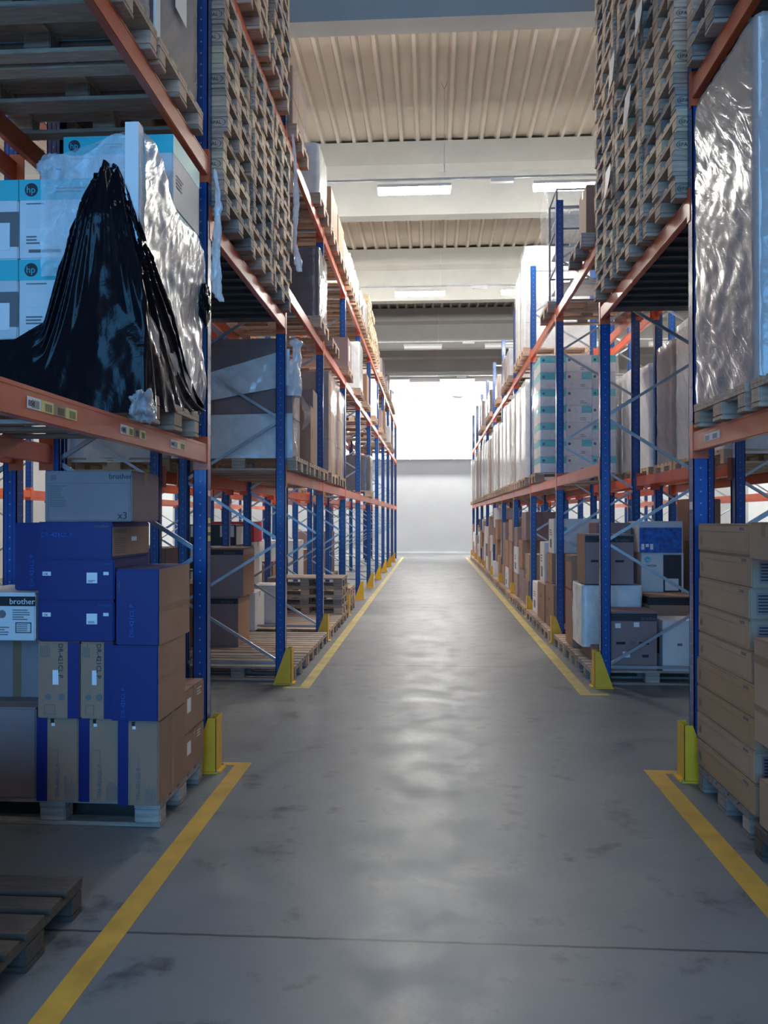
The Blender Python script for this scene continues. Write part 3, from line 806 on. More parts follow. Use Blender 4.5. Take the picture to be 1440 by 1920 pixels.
# black drape
def ztop(s):
    K=[(0,2.56),(.27,2.575),(.33,2.66),(.385,3.10),(.425,3.36),(.45,3.45),(.475,3.44),(.50,3.30),(.535,3.10),(.60,3.0),(.73,2.88),(.83,2.64),(.93,2.47),(1,2.38)]
    for (a,za),(b,zb) in zip(K,K[1:]):
        if s<=b: return za+(zb-za)*(s-a)/(b-a)
    return K[-1][1]
sc=.535
def P(u,v):
    if u<sc: x=-2.78+(u/sc)*(2.78-1.425); y=3.885
    else: x=-1.425; y=3.885+((u-sc)/(1-sc))*1.07
    zb=2.20 if u<sc else 2.20+.15*((u-sc)/(1-sc))
    zt=ztop(u); z=zb+(zt-zb)*v
    lean=max(0,z-3.2)*.25
    return (x-(.03*v if u>sc else 0), y+ (lean if u<sc else 0), z)
def fold(u,v):
    s=(u-.455); zt=ztop(u)
    a=math.atan2(s*2.2,1.12-v)
    k=max(0,min(1,(u-.30)/.08))*max(.06,min(1,(v-.42)/.22)) if u<sc else .5+.5*v
    w_=noise.noise(Vector((a*7,v*1.3,2.1)))+.6*noise.noise(Vector((a*17,v*2.5,5.7)))
    return k*.045*w_+(.05*v*math.exp(-(s/.05)**2))
t=sheet('black_plastic_drape',P,220,90,M['filmb'],None,.003,9,3,fold=fold)
tag(t,'shiny black plastic film draped in a peak over the printer boxes','plastic sheet')
def blob(name,c,r,m,label,cat,seed=0,amp=.35,parent=None):
    bm=bmesh.new(); bmesh.ops.create_icosphere(bm,subdivisions=4,radius=1)
    for v in bm.verts:
        n=noise.noise(v.co*1.7+Vector((seed,0,0)))+.6*noise.noise(v.co*4.3+Vector((0,seed,0)))+.3*abs(noise.noise(v.co*9))
        v.co=Vector((v.co.x*r[0],v.co.y*r[1],v.co.z*r[2]))*(1+amp*n)
    me=bpy.data.meshes.new(name); bm.to_mesh(me); bm.free(); me.materials.append(m)
    for p in me.polygons: p.use_smooth=True
    o=link(name,me,parent,c)
    if label: tag(o,label,cat)
    return o
blob('black_film_bundle',(-1.425,4.93,3.02),(.03,.07,.13),M['filmb'],'bunched black film caught on the wrapped load beside the near left upright','plastic sheet',2)
blob('film_bundle',(-1.93,3.95,3.47),(.07,.05,.06),M['filmn'],'crumpled grey film bunch left of the black plastic peak','film scrap',4)
blob('film_bag',(-1.44,3.90,2.235),(.05,.10,.075),M['filmn'],'loose clear film sagging over the left beam below the black plastic','film scrap',6,.5)
grp({'pallet':'pallets on the upper left near beams','wrapped load':'wrapped loads on the upper left near beams'})
# ------------------------------------------------------------------ near left bay, second beam level
Z2=LZ['L'][1]
for j,(cy,nm) in enumerate(((2.84,'nearest'),(3.68,'middle'),(4.52,'by the upright'))):
    for q in range(1):
        pallet(XL+.05-.6,cy,Z2+.003,'wooden pallet on the upper left near beams, %s'%nm,'wood',stamp=1)
    x0,x1=XL+.02-1.18,XL+.02
    r=thing('wrapped_load','grey film wrapped load high on the upper left near beams, %s'%nm,'wrapped load',((x0+x1)/2,cy,Z2+.148))
    mb=MB(); mb.box(-.57,.57,-.385,.385,0,.55); mb.box(-.565,.56,-.38,.38,.552,1.15); link('packed_cartons',mb.mesh('packed_cartons',M['cardcool'],bevel=.006),r)
    wrap(-.58,.58,-.395,.395,-.03,1.2,M['filmd'],'film_wrap',r,.01,j,True)
    if j==2:
        mb=MB(); mb.box(.585,.598,-.40,-.33,.0,1.2); link('corner_board',mb.mesh('corner_board',M['paper']),r)
        mb=MB(); mb.box(.605,.607,-.1,.1,.35,.62); link('paper_label',mb.mesh('paper_label',M['paper']),r)

grp({'box':'long flat cartons and pile at the right edge','pallet':'pallets in the near right bay'})
# ------------------------------------------------------------------ near right bay
pallet(2.25,4.68,.001,'worn pallet under the tall stack of long flat cartons at right','woodg')
for k in range(9):
    up=k>=4
    z=.147+.1662*k
    y0,y1=(4.27,5.08) if up else (4.20,5.10)
    m=M['cardp'] if up or k in (1,) else M['cardy']
    nm='long flat carton, %s from the bottom of the near right stack'%CNT[k+1]
    c=carton(1.645+(.012 if up else 0)+R.uniform(-.004,.004),2.12,y0+R.uniform(-.01,.01),y1,z,z+.1652,m,nm,tape=False,rz=R.uniform(-.006,.006))
    frame_line(c,'left',.05,.94,.10,.74,M['greyprint'],.0018)
    patch(c,'small_mark','left',.83,.91,.80,.90,M['greyprint'])
    lines(c,'left',.05,.10,.25,.6,4,M['greyprint'],vertical=True)
    patch(c,'white_label','front',.08,.60,.15,.85,M['cardcool']); lines(c,'front',.10,.55,.2,.8,6,M['darkprint'])
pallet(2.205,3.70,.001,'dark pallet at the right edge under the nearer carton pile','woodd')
carton(1.625,2.2,3.30,4.09,.147,.38,M['cardp'],'lowest carton of the nearer pile at the right edge')
carton(1.67,2.2,3.30,4.08,.382,.565,M['cardcool'],'recessed second carton of the nearer pile at the right edge')
c=carton(1.605,2.2,3.30,4.10,.567,1.08,M['cardp'],'big taped carton of the nearer pile at the right edge')
patch(c,'packing_tape','left',0,1,.30,.36,M['tapeb']); patch(c,'packing_tape','left',0,1,.76,.84,M['tapeb'])
carton(1.74,2.25,3.35,4.08,1.082,1.465,M['cardcool'],'plain carton high in the nearer pile just outside the right edge')
c=carton(1.60,2.05,3.80,4.14,1.467,1.655,M['cardp'],'topmost pale carton overhanging the nearer pile at the right edge')
lines(c,'front',.05,.5,.2,.8,7,M['greyprint'])
ZR1=LZ['R'][0]; ZR2=LZ['R'][1]
pallet(2.21,4.62,ZR1+.003,'wooden pallet under the tall silvery load at the right upright','wood')
pallet(2.21,3.74,ZR1+.003,'wooden pallet on the first right beams at the frame edge','wood')
r=thing('wrapped_load','tall film wrapped load with silvery glare beside the right upright','wrapped load',(2.245,4.615,ZR1+.15))
mb=MB(); 
for i in range(4): mb.box(-.58,.58,-.465,.465,.46*i+.002,.46*i+.458)
link('packed_cartons',mb.mesh('packed_cartons',M['cardcool'],bevel=.006),r)
for i in range(4):
    mb=MB(); mb.box(-.575,.575,-.4675,-.4655,.46*i+.34,.46*i+.45); link('cyan_band',mb.mesh('cyan_band',M['cyan']),r)
mb=MB(); mb.box(-.597,-.590,-.485,-.42,.02,1.84); mb.box(-.597,-.53,-.492,-.485,.02,1.84); link('corner_board',mb.mesh('corner_board',M['paper']),r)
wrap(-.60,.60,-.495,.48,-.06,1.86,M['filmd'],'film_wrap',r,.014,21,True,96,70,7)
for j,(cy,nm) in enumerate(((2.9,'nearest'),(3.78,'middle'),(4.68,'by the upright'))):
    for k in range(3): pallet(XR-.07+.6,cy,ZR2+.003+.1445*k,'%s pallet of the high stack on right near beams, %s'%(CNT[k+1],nm),R.choice(['woodg','wood']))

grp({'box':'cartons on the floor under the left racks','pallet':'pallets on the floor under the left racks'})
# ------------------------------------------------------------------ left rack beyond the passage, floor
for i,(cy,lab) in enumerate(((8.55,'nearest'),(9.42,'second'),(10.26,'third'),(11.35,'fourth'),(12.20,'fifth'),(13.05,'sixth'))):
    pallet(-2.01,cy,.001,'empty pallet lying on the floor under the left rack, %s from passage'%lab,'wood' if i%2 else 'woodg')
for k in range(4):
    pallet(-2.03+R.uniform(-.02,.02),12.98,.1465+.1445*k,'%s pallet of the loose stack of four under the left rack'%['lowest','second','third','topmost'][k],['wood','woodg','wood','woodg'][k])
for k in range(3):
    pallet(-2.05,14.5,.001+.1445*k,'%s pallet in the low stack behind the stack of four, left rack'%['bottom','middle','top'][k],'wood',detail=k==2)
for (z0,z1,lab) in ((.147,.74,'lower'),(.742,1.32,'upper')):
    c=carton(-2.66,-2.30 if z0<.5 else -2.24,9.35,9.95,z0,z1,M['card'],'%s tall banded carton at the back of the first left floor bay'%lab,tape=False)
    patch(c,'dark_band','front',0,1,.86,.97,M['darkprint']); patch(c,'dark_band','right',0,1,.86,.97,M['tapeb']); lettering(c,'front','brother',.45,.88,.045,M['greyprint'])
    patch(c,'cool_lit_front','front',0,1,0,.86,M['cardcool'])  # front greyed in colour for the cool light it faces
c=carton(-2.62,-2.40,10.7,11.3,.147,.66,M['cardw'],'slim white carton behind the rear post of the left floor bay')
lines(c,'front',.1,.6,.6,.8,3,M['darkprint'])
c=carton(-2.62,-2.20,11.45,12.0,.147,.70,M['cardw'],'white carton with purple code square on a left floor pallet')
patch(c,'code_panel','right',.1,.3,.2,.4,M['red'])
# rack behind: dark display cartons and red ones
xb=XL-DEP-.2
for q,(x,nm) in enumerate(((xb-.45,'left'),(xb-.02,'right'))):
    for k in range(3):
        z=.60+.33*k; 
        c=carton(x-.42,x-.01,11.3,11.85,z,z+.325,M['black'],'black carton with white grid label, %s of the %s column, rear left rack'%(['lowest','middle','top'][k],nm),tape=False)
        patch(c,'grid_label','front',.45,.95,.45,.95,M['cardw']); patch(c,'pale_edge','front',0,1,0,.06,M['paper'])
        patch(c,'pale_side','right',.1,1,.1,.9,M['cardw'])
    pallet(xb-.45,11.6,.001+.1445*q,'grey pallet under the black grid-label cartons, %s'%['floor','second'][q],'woodg',detail=False)
    carton(x-.42,x-.01,11.3,11.85,.30,.595,M['cardw'],'plain white carton below the black grid-label cartons, %s column'%nm)
for k,(x0,x1) in enumerate(((-3.55,-3.15),(-3.13,-2.80))):
    carton(x0,x1,12.4,13.0,1.30,1.62,M['red'],'red carton high in the rear left rack, %s of the pair'%['left','right'][k])
    carton(x0,x1,12.4,13.0,.147,1.298,M['cardw'],'tall white carton under a red one, rear left rack, %s'%['left','right'][k])
carton(-2.95,-2.80,12.3,12.39,.5,1.25,M['red'],'narrow upright red carton in the rear left rack')
pallet(-3.35,12.7,.001,'pallet under the red topped white cartons in the rear left rack','woodg',detail=False)

grp({'box':'cartons on the left rack beams','pallet':'pallets on the left rack beams','wrapped load':'wrapped loads on the left rack'})
# ------------------------------------------------------------------ left rack beyond the passage, first beam level
def wload(cx,cy,z,h,fm,inner,label,w=1.14,d=.78,seed=0,pal=True,pallab=None,pkey='wood',pdetail=False,hasband=False,nt=None,res=(40,16)):
    pallab=pallab or 'pallet under '+label
    z0=z+.003
    if pal:
        pallet(cx,cy,z0,pallab or 'pallet under the '+label,pkey,detail=pdetail); z0+=.146
    r=thing('wrapped_load',label,'wrapped load',(cx,cy,z0))
    nt=nt or max(2,int(h/.42)); t=h/nt; mb=MB()
    for i in range(nt):
        j=R.uniform(-.01,.01)
        mb.box(-w/2+.02,w/2-.02,-d/2+.02,-.003+j,t*i+.001,t*(i+1)-.002); mb.box(-w/2+.02,w/2-.02,.003+j,d/2-.02,t*i+.001,t*(i+1)-.002)
    link('packed_cartons',mb.mesh('packed_cartons',inner,bevel=.005),r)
    if hasband:
        mb=MB()
        for i in range(nt): mb.box(-w/2+.02,w/2-.02,-d/2+.017,-d/2+.019,t*i+t*.72,t*(i+1)-.004)
        link('printed_bands',mb.mesh('printed_bands',M['cyan']),r)
    wrap(-w/2,w/2,-d/2,d/2,-.05,h+.01,fm,'film_wrap',r,.012,seed,True,res[0],res[1])
    return r
# first load: cartons with pale film bands, peeled and twisted at the corner
CXL=XL+.09-.6
zp=Z1+.003
pallet(CXL,8.52,zp,'pallet under the pale blue film banded cartons, first left bay','wood'); pallet(CXL,9.45,zp,'second pallet on the first left beams beyond the passage','wood'); pallet(CXL,10.28,zp,'third pallet on the first left beams beyond the passage','wood')
zc=zp+.146
k=0
for (z0,z1) in ((zc,zc+.40),(zc+.402,zc+.78)):
    for (x0,x1,nm) in ((-2.66,-2.262,'rear'),(-2.26,-1.862,'middle'),(-1.86,-1.44,'aisle side')):
        k+=1
        c=carton(x0,x1,8.14,8.62,z0,z1,M['cardcool'],'grey brown carton behind pale film, %s row, %s, first left bay'%('lower' if z0<zc+.1 else 'upper',nm),tape=False)
        frame_line(c,'front',.08,.92,.12,.6,M['greyprint'],.003)
c=carton(-2.32,-1.60,8.16,8.60,zc+.784,zc+1.22,M['cardcool'],'large dull carton on top of the film banded cartons',tape=False)
lettering(c,'front','Brother',.12,.80,.07,M['greyprint'])
t=thing('stretch_wrap','pale blue-white stretch film bands peeling off the first left load','film wrap',(0,0,0))
def P(u,v): return (-2.70+1.27*u, 8.11+.0*v, zc-.02+v*(.44+.02*u))
sheet('lower_band',P,50,20,M['filmw'],t,.010,5,31)
def P(u,v): 
    zb=zc+.50+.22*u; zt=zc+.74+.36*u
    return (-2.70+1.24*u, 8.09-.01*math.sin(3*u), zb+(zt-zb)*v)
sheet('upper_band',P,50,20,M['filmw'],t,.018,5,32)
def P(u,v): return (-1.425, 8.12+.30*u, zc-.05+.85*v)
sheet('side_band',P,16,60,M['film'],t,.022,16,33)
def P(u,v):
    wd=.16*(1-v)**.6+.02+.07*math.exp(-((v-.93)/.05)**2); ang=u*2*math.pi
    return (-1.44+.04*v+wd*.5*math.cos(ang)*1.0, 8.18+wd*.45*math.sin(ang), zc+.62+.60*v)
sheet('twisted_corner',P,28,60,M['filmw'],t,.022,13,34)
def P(u,v):
    wd=.20*math.sin(math.pi*min(1,v*1.05))+.01; 
    return (-1.36+.02*math.sin(5*v)+wd*.3*u, 8.24+wd*.9*u, zc+.28+.40*v)
sheet('loose_flap',P,14,24,M['film'],t,.02,9,35)
c=carton(-2.40,-1.40,9.12,9.42,zc,zc+.66,M['card'],'upright brown carton next to the peeling film, first left bay',tape=False,rz=.0)
patch(c,'hand_hole','right',.46,.56,.45,.6,M['darkprint'])
carton(-2.5,-1.42,9.44,9.80,zc,zc+.9,M['cardcool'],'dull brown carton between peeling film and third upright, left rack',tape=False)
# second bay: two tall wrapped stacks
wload(CXL,11.45,Z1,1.42,M['film'],M['card'],'tall brown carton load in clear film, second left bay, nearer',seed=41,res=(56,40))
wload(CXL,12.45,Z1,1.32,M['film'],M['card'],'tall brown carton load in clear film, second left bay, farther',seed=42,res=(56,40))
wload(CXL,18.6,Z1,.8,M['filmk'],M['cardcool'],'dark wrapped load alone on the first left beams, fourth bay',seed=43)
# second beam level
wload(CXL,10.75-.42,Z2,.86,M['filmk'],M['darksteel'],'dark grey film wrapped load on second left beams beside the third upright',seed=44,res=(64,40))
wload(CXL-1.3,11.6,Z2,.95,M['filmk'],M['card'],'dim wrapped load on the rear left rack behind the dark grey one',seed=45)
c=carton(-2.5,-1.42,13.38,13.98,Z2+.149,Z2+.66,M['cardcool'],'brown carton with paper labels on second left beams at fourth upright',tape=False)
patch(c,'paper_label','right',.3,.5,.3,.8,M['paper']); pallet(CXL,13.7,Z2+.003,'pallet under the paper labelled carton, second left beams','wood')
pallet(CXL,11.55,Z2+.003,'empty pallet on the second left beams after the dark load','wood')
wload(CXL,15.9,Z2,.9,M['filmw'],M['card'],'pale wrapped load on second left beams at the fifth upright',seed=46)
c=carton(-2.5,-1.42,17.3,17.9,Z2+.149,Z2+.75,M['card'],'brown carton on second left beams past the fifth upright',tape=False)
pallet(CXL,17.6,Z2+.003,'pallet under the brown carton past the fifth left upright','wood',detail=False)
wload(CXL,20.1,Z2,.9,M['filmw'],M['cardw'],'white wrapped load on second left beams, fifth bay',seed=47)
for i,y in enumerate((22.6,24.3,27.1,29.0)):
    carton(-2.5,-1.42,y-.35,y+.35,Z2+.149,Z2+.149+[.5,.7,.55,.6][i],[M['cardcool'],M['card'],M['cardw'],M['cardcool']][i],'distant carton on the second left beams, %s past the white wrapped load'%ORD[i+1],tape=False)
    pallet(CXL,y,Z2+.003,'distant pallet on the second left beams, %s past the white load'%ORD[i+1],'wood',detail=False)
# top level of the left rack
Z3=LZ['L'][2]
top=[(8.55,'card','film',.62),(9.4,None,None,0),(10.3,'cardcool','filmw',.62),(11.35,'card',None,.52),(12.2,'card',None,.46),(13.05,'cardy','filmw',.40),(14.1,'cardw','filmw',.50),(15.05,'card','filmw',.5),(15.95,'cardcool','filmk',.42),(16.95,'cardw','filmw',.5)]
n=0
for (y,inner,fm,h) in top:
    if not inner: continue
    n+=1; lab='top of left rack, %s from passage'%ORD[n]
    if fm: wload(CXL,y,Z3,h,M[fm],M[inner],'film wrapped cartons, '+lab,seed=50+n,res=(48,20))
    else:
        pallet(CXL,y,Z3+.003,'pallet with an open carton, '+lab,'wood',detail=False)
        c=carton(-2.55,-1.40,y-.38,y+.38,Z3+.149,Z3+.149+h,M[inner],'plain brown carton, '+lab,tape=False); patch(c,'dark_label','front',.6,.9,.8,.95,M['darkprint'])
for j,(y,nn) in enumerate(((17.95,7),(18.78,6),(19.75,5),(20.6,4))):
    for k in range(nn): pallet(CXL+R.uniform(-.02,.02),y,Z3+.003+.1445*k,'%s pallet in the %s far stack on top of the left rack'%(CNT[k+1],ORD[j+1]),'woodl' if j<2 else 'wood',detail=False)
for j,y in enumerate((22.6,23.6,25.35,26.4,28.2,29.1,29.95)):
    wload(CXL,y,Z3,[.4,.5,.3,.6,.4,.5,.6][j],M['filmk'] if j%2 else M['filmd'],M['cardcool'],'distant dim load atop the left rack, %s past the pallet stacks'%ORD[j+1],seed=70+j,res=(28,8))

grp({'box':'cartons on the floor under the right racks','pallet':'pallets on the floor under the right racks'})
# ------------------------------------------------------------------ right rack beyond the passage, floor level
CXR=XR-.09+.6
for i,(cy,) in enumerate(((8.55,),(9.43,),(10.28,))):
    pallet(CXR+.03,cy,.001,'floor pallet of the first right bay past the passage, %s'%['nearest','middle','farthest'][i],'wood' if i else 'woodg')
c=carton(1.79,2.25,8.16,8.60,.147,.735,M['cardcool'],'grey brown printer carton with black band behind the second right upright',tape=False)
patch(c,'black_band','front',0,1,.84,.97,M['darkprint']); lettering(c,'front','brother',.66,.86,.05,M['greyprint'])
patch(c,'white_sticker','front',.10,.22,.72,.80,M['paper']); patch(c,'white_sticker','front',.50,.62,.74,.82,M['paper']); patch(c,'white_sticker','front',.26,.42,.22,.32,M['paper'])
patch(c,'hand_hole','front',.12,.32,.44,.485,M['black']); patch(c,'hand_hole','front',.62,.82,.44,.485,M['black']); patch(c,'arrow_print','front',.42,.52,.44,.5,M['greyprint'])
patch(c,'text_print','front',.68,.82,.22,.27,M['darkprint'])
c=carton(2.30,2.78,8.14,8.55,.147,.65,M['cardw'],'white carton with rounded dark window beside the banded printer carton',tape=False)
patch(c,'dark_window','left',.3,.7,.3,.7,M['black']); patch(c,'arrow_print','front',.3,.4,.5,.55,M['greyprint'])
carton(1.72,2.28,8.72,9.35,.147,.30,M['card'],'flat brown carton beneath the pale film wrapped carton at right')
c=carton(1.655,2.26,8.86,9.42,.302,.93,M['cardw'],'white carton inside pale blue film on the right floor pallet',tape=False)
wp=wrap(1.64,2.275,8.845,9.435,.27,.945,M['filmw'],'stretch_wrap',None,.012,81,True,72,30); tag(wp,'pale bluish film wound around the white carton behind the second right upright','film wrap')
c=carton(1.66,2.18,8.80,9.28,.958,1.50,M['cardcool'],'banded brown printer carton standing on the pale film wrapped carton',tape=False)
patch(c,'black_band','front',0,1,.84,.97,M['darkprint']); lettering(c,'front','brother',.62,.86,.05,M['greyprint']); patch(c,'brown_side','left',0,1,0,1,M['card'])  # body greyed for cool front light, aisle side patched back to brown
patch(c,'hand_hole','front',.12,.28,.44,.485,M['black']); patch(c,'hand_hole','front',.62,.80,.44,.485,M['black'])
carton(1.95,2.35,9.6,10.1,1.2,1.62,M['cardcool'],'dull carton above and behind the banded printer carton at right')
carton(1.93,2.36,9.58,10.12,.147,1.198,M['cardcool'],'tall dull carton behind the film wrapped carton at right')
c=carton(2.32,2.86,8.72,9.20,.147,.84,M['card'],'open topped brown carton with black band behind the white window carton',tape=False)
patch(c,'black_band','front',0,1,.86,.98,M['black']); patch(c,'black_band','left',0,1,.86,.98,M['black']); 
c=carton(2.42,2.90,9.42,9.90,.70,1.275,M['cardw'],'white printer carton with dark printer photo in the right floor bay',tape=False)
disc(c,'front',.15,.86,.035,M['cyan']); lettering(c,'front','hp',.115,.835,.045,M['paper'],off=.003); lettering(c,'front','LaserJet',.06,.72,.045,M['darkprint'])
patch(c,'printer_photo','front',.52,.95,.08,.96,M['darkprint']); patch(c,'printer_image','front',.56,.88,.24,.48,M['housing'],.003)
carton(2.40,2.90,9.40,9.92,.147,.698,M['cardcool'],'plain carton supporting the white printer photo carton at right')
c=carton(2.38,2.88,9.38,9.86,1.277,1.64,M['cardw'],'bright blue and white printer carton topmost in the right floor bay',tape=False)
patch(c,'blue_photo','front',.02,.98,.0,.80,M['picblue']); 
for q in range(3): patch(c,'ink_picture','front',.06+.10*q,.13+.10*q,.1+.08*(q%2),.28,M['paper'],.003)
carton(1.655,2.0,9.55,10.05,.147,.82,M['card'],'lower brown carton at the aisle edge, first right floor bay')
c=carton(1.655,1.92,9.62,10.05,.822,1.23,M['card'],'upper brown carton at the aisle edge, first right floor bay'); patch(c,'dark_band','left',0,1,.8,.95,M['greyprint'])
# tall brown cartons with white strips seen near the right back
for q,(z0,z1) in enumerate(((.147,.9),(.902,1.4),(1.402,1.9))):
    c=carton(3.0,3.35,9.5,10.0,z0,z1,M['card'],'brown carton with white vertical label in the rear right rack, %s'%['lowest','middle','topmost'][q]); patch(c,'white_label','front',.2,.5,.15,.8,M['paper'])
pallet(3.5,9.75,.001,'rear right rack floor pallet under the white labelled brown cartons','wood',detail=False)
# bay 2 near aisle
def pile(cx,cy,z,spec,where,pl=True,side='R'):
    """cartons of given (height, depth along aisle, inset, material) on a pallet"""
    if pl: pallet(cx,cy,z+.001,'floor pallet, '+where,'wood',detail=cy<16); z+=.146
    k=0
    for (h,d,ins,m) in spec:
        k+=1
        x0=XR-.02+ins
        c=carton(x0,x0+.62,cy-d/2+R.uniform(-.03,.03),cy+d/2,z+.001,z+h,M[m],'%s carton from the bottom, %s'%(ORD[k],where),tape=False)
        if cy<20:
            if m=='cardw':
                disc(c,'front',.25,.7,.03,M['cyan']); lines(c,'left',.2,.7,.5,.7,3,M['greyprint']); patch(c,'picture_print','left',.25,.6,.15,.4,M['greyprint'])
            else: patch(c,'hand_hole','left',.4,.5,.6,.66,M['darkprint']); patch(c,'printed_label','left',.15,.3,.2,.4,M['greyprint'])
        z+=h+.001
B=lambda b,s: 'bay %s of right rack, slot %s'%(['zero','one','two','three','four','five','six','seven','eight','nine'][b],['nearest','middle','farthest'][s])
pile(CXR,11.35,.0,[(.62,.75,.0,'card'),(.42,.55,.0,'card'),(.48,.5,.03,'cardw')],'second right floor bay, nearest slot')
pile(CXR,12.22,.0,[(.55,.75,.0,'card'),(.62,.5,.02,'cardw')],'second right floor bay, middle slot')
pile(CXR,13.08,.0,[(.50,.6,.02,'cardw')],'second right floor bay, farthest slot')
pile(CXR+.45,13.0,.0,[(.01,.01,.3,'cardw')] if 0 else [], 'x',False)
carton(2.1,2.75,12.9,13.5,.66,1.25,M['card'],'brown carton with round hole set back in the second right bay')
carton(2.1,2.75,12.9,13.5,.149,.658,M['cardw'],'white carton under the set back brown one, second right bay')
cols=['card','cardw','card','cardp','cardw','cardcool','card']
for b in range(3,10):
    for s,dy in enumerate((.53,1.41,2.27)):
        y=YB(b)+dy; H=R.uniform(.95,1.5) if b>3 else [.55,1.45,1.45][s]; spec=[]; z=0
        while z<H:
            h=R.choice((.38,.45,.52,.6)); spec.append((h,R.uniform(.55,.8),R.choice((0,0,.02,.06)),R.choice(cols))); z+=h
            if z+.15+.4>1.88: break
        pile(CXR,y,.0,spec,'%s right floor bay, %s slot'%(ORD[b],['nearest','middle','farthest'][s]))
# red tagged spot
grp({'box':'white printer boxes in the right film wrapped stack','pallet':'pallets on the first right beams','wrapped load':'wrapped loads on the first right beams'})
# ------------------------------------------------------------------ right rack, first beam level
# stack of white and cyan printer boxes, individually, in clear film
pallet(CXR,12.75,ZR1+.003,'pallet under the tall white and cyan printer box stack at right','wood')
z=ZR1+.150; rows7=7; hh=1.80/rows7
for k in range(rows7):
    for q,(x0,x1) in enumerate(((1.66,2.05),(2.052,2.44),(2.442,2.80))):
        c=carton(x0,x1,12.36,13.15,z+hh*k,z+hh*(k+1)-.002,M['cardw'],'white printer box, %s row up, %s column, right film wrapped stack'%(ORD[k+1],['aisle','middle','rear'][q]),tape=False,name='printer_box')
        if (k+q)%2==0 or q==0: patch(c,'cyan_band','front',0 if q!=1 else .6,1,.55,.97,M['cyan'])
        patch(c,'cyan_band','left',.0,1,.6,.97,M['cyan']); disc(c,'front',.12,.72,.022,M['darkprint']); lines(c,'front',.55,.8,.1,.3,2,M['greyprint'])
wp=wrap(1.635,2.83,12.33,13.18,ZR1+.12,ZR1+1.97,M['film'],'stretch_wrap',None,.016,91,False,110,60,7); tag(wp,'clear shiny film wound around the white and cyan printer box stack','film wrap')
lev1=[(13.75+.0,None)]
k=0
for b in range(3,10):
    for s,dy in enumerate((.50,1.40,2.28)):
        y=YB(b)+dy; k+=1
        h=R.uniform(1.45,1.75); fm=R.choice(['filmw','filmw','film','filmd']); inn=R.choice(['cardw','cardw','cardcool','card'])
        wload(CXR,y,ZR1,h,M[fm],M[inn],'pale wrapped load on first right beams, %s bay, %s slot'%(ORD[b],['nearest','middle','farthest'][s]),seed=100+k,res=(40 if b<5 else 24,20 if b<5 else 8),pallab='pallet on first right beams, %s bay, %s slot'%(ORD[b],['nearest','middle','farthest'][s]))
# rear right rack loads, seen through the first bay
RX=XR+DEP+.2+.56
for j,(y,h,fm,inn) in enumerate(((5.9,1.5,'filmd','cardcool'),(6.8,1.5,'filmd','card'),(8.6,1.55,'filmw','cardcool'),(9.5,1.6,'filmw','cardw'),(10.35,1.5,'filmd','cardcool'),(11.4,1.4,'filmw','cardw'),(12.3,1.5,'filmw','cardcool'),(13.2,1.5,'filmd','card'))):
    if 5.3<y<7.9: continue
    wload(RX,y,ZR1,h,M[fm],M[inn],'wrapped load on the rear right rack first beams, %s from the passage'%ORD[j-1],seed=130+j,pkey='woodl')
grp({'pallet':'pallets on the second right beams','wrapped load':'wrapped loads on the second right beams','box':'cartons on the second right beams'})
# ------------------------------------------------------------------ right rack, second beam level
pallet(CXR,11.36,ZR2+.003,'pallet under the see-through wrapped cage load on second right beams','wood',detail=True)
pallet(CXR-.03,8.75,ZR2+.003,'pallet overhanging the second right beams right behind the tall stacks','woodg')
carton(1.60,2.2,8.38,8.78,ZR2+.149,ZR2+.66,M['card'],'pale brown carton on the overhanging pallet behind the tall stacks')
r=thing('cage_trolley','wire cage with shelves inside clear film on the second right beams','wire cage',(CXR+.03,11.34,ZR2+.150))
mb=MB(); H=1.55
for x in (-.5,.5):
    for y in (-.33,.33): mb.bar((x,y,0),(x,y,H),.025,.025)
for z in (.02,.5,1.0,H-.01):
    mb.bar((-.5,-.33,z),(.5,-.33,z),.02,.02); mb.bar((-.5,.33,z),(.5,.33,z),.02,.02); mb.bar((-.5,-.33,z),(-.5,.33,z),.02,.02); mb.bar((.5,-.33,z),(.5,.33,z),.02,.02)
link('cage_frame',mb.mesh('cage_frame',M['darksteel']),r)
mb=MB()
for i in range(9): mb.bar((-.45+.11*i,.33,.0),(-.45+.11*i,.33,H),.006,.006)
link('cage_wires',mb.mesh('cage_wires',M['galv']),r)
for z in (.25,.75,1.2):
    mb=MB(); mb.box(-.48,.48,-.31,.31,z,z+.02); mb.box(-.3,.25,-.2,.25,z+.02,z+.09); link('shelf',mb.mesh('shelf',M['galv']),r)
wp=wrap(CXR-.59,CXR+.60,10.94,11.74,ZR2+.12,ZR2+1.74,M['film'],'stretch_wrap',None,.014,95,True,60,30); tag(wp,'clear film around the wire cage on the second right beams','film wrap')
nm=0
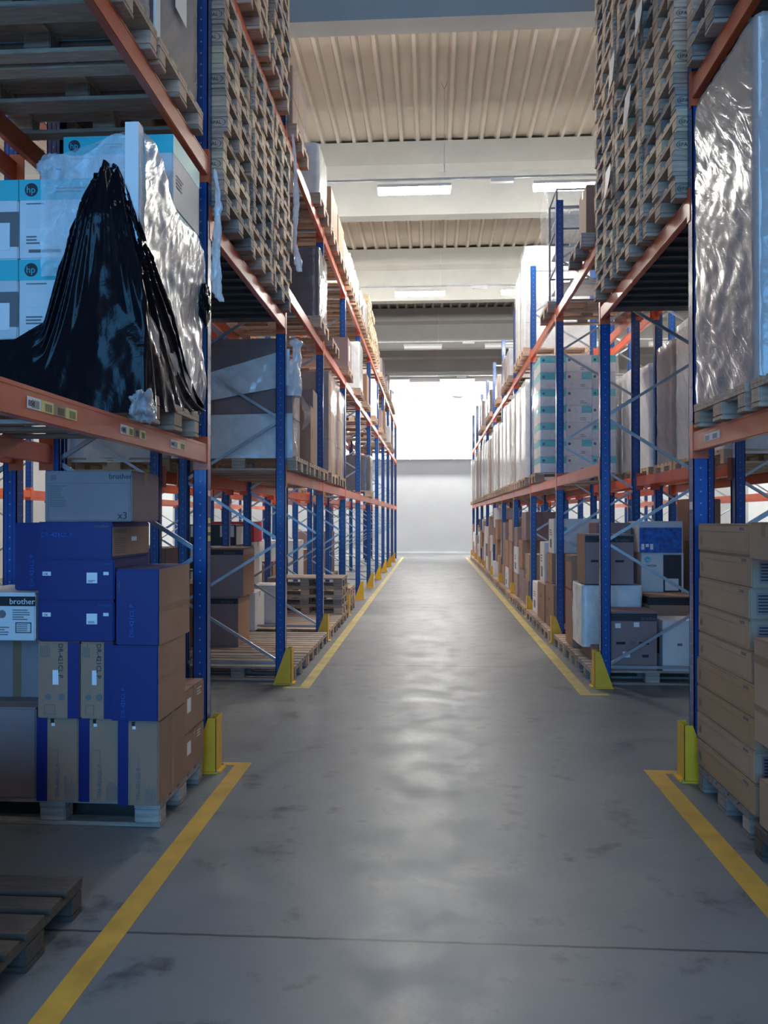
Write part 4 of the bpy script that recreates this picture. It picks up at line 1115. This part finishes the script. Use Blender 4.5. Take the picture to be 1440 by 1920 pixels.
for (y,h,fm,inn) in ((14.3,1.75,'film','cardw'),(15.25,1.6,'film','cardw'),(17.0,.55,'filmw','cardw'),(18.0,.6,'filmd','cardcool'),(20.0,.55,'filmd','cardcool'),(22.6,.6,'filmk','cardcool'),(23.6,.5,'filmk','cardcool'),(26.0,.8,'filmd','cardcool'),(27.0,.8,'filmk','cardcool')):
    nm+=1
    wload(CXR,y,ZR2,h,M[fm],M[inn],'wrapped load on second right beams, %s beyond the wire cage'%ORD[nm],seed=150+nm)
grp({'pallet':'pallets in the rear racks','wrapped load':'wrapped loads in the rear racks','box':'cartons in the rear racks'})
# ------------------------------------------------------------------ loads in the rear left rack and across, seen in gaps
LX=XL-DEP-.2-.56
n=0
for (y,h,lev) in ((3.2,.9,0),(4.4,.9,0),(8.6,1.0,0),(9.6,.9,0),(14.2,.8,0),(17,.9,0)):
    n+=1
    wload(LX,y,Z1,h,M['filmw'],M['cardw'],'wrapped white load on the rear left rack first beams, %s from the camera'%ORD[n],seed=170+n,hasband=True,pkey='woodl')
for j,(y,z1) in enumerate(((8.7,1.35),(9.6,.9),(14.5,.9),(17.2,1.2),(19.9,.9),(22.8,1.3))):
    carton(LX-.5,LX+.5,y-.35,y+.35,.149,z1,[M['cardcool'],M['card'],M['card'],M['cardw'],M['card'],M['cardcool']][j],'rear left rack floor carton, %s from the passage'%ORD[j+1])
    pallet(LX,y,.001,'rear left rack floor pallet, %s from the passage'%ORD[j+1],'wood',detail=False)
for j,(y,z1) in enumerate(((3.3,1.0),(4.5,1.3))):
    carton(LX-.5,LX+.5,y-.35,y+.35,.149,z1,M['card'],'dim brown carton on the rear left rack floor behind near cartons, %s'%ORD[j+1])
    pallet(LX,y,.001,'dim pallet on the rear left rack floor behind near cartons, %s'%ORD[j+1],'wood',detail=False)
for j,(y,z1) in enumerate(((3.6,1.2),(4.7,1.5),(11.5,1.0),(12.6,1.4),(14.6,1.2))):
    carton(RX-.5,RX+.5,y-.35,y+.35,.149,z1,[M['cardy'],M['cardcool'],M['card'],M['cardw'],M['card']][j],'rear right rack floor carton, %s from the camera'%ORD[j+1])
    pallet(RX,y,.001,'rear right rack floor pallet, %s from the camera'%ORD[j+1],'wood',detail=False)

for o in bpy.data.objects:
    for k in list(o.keys()):
        if k.startswith('_'): del o[k]
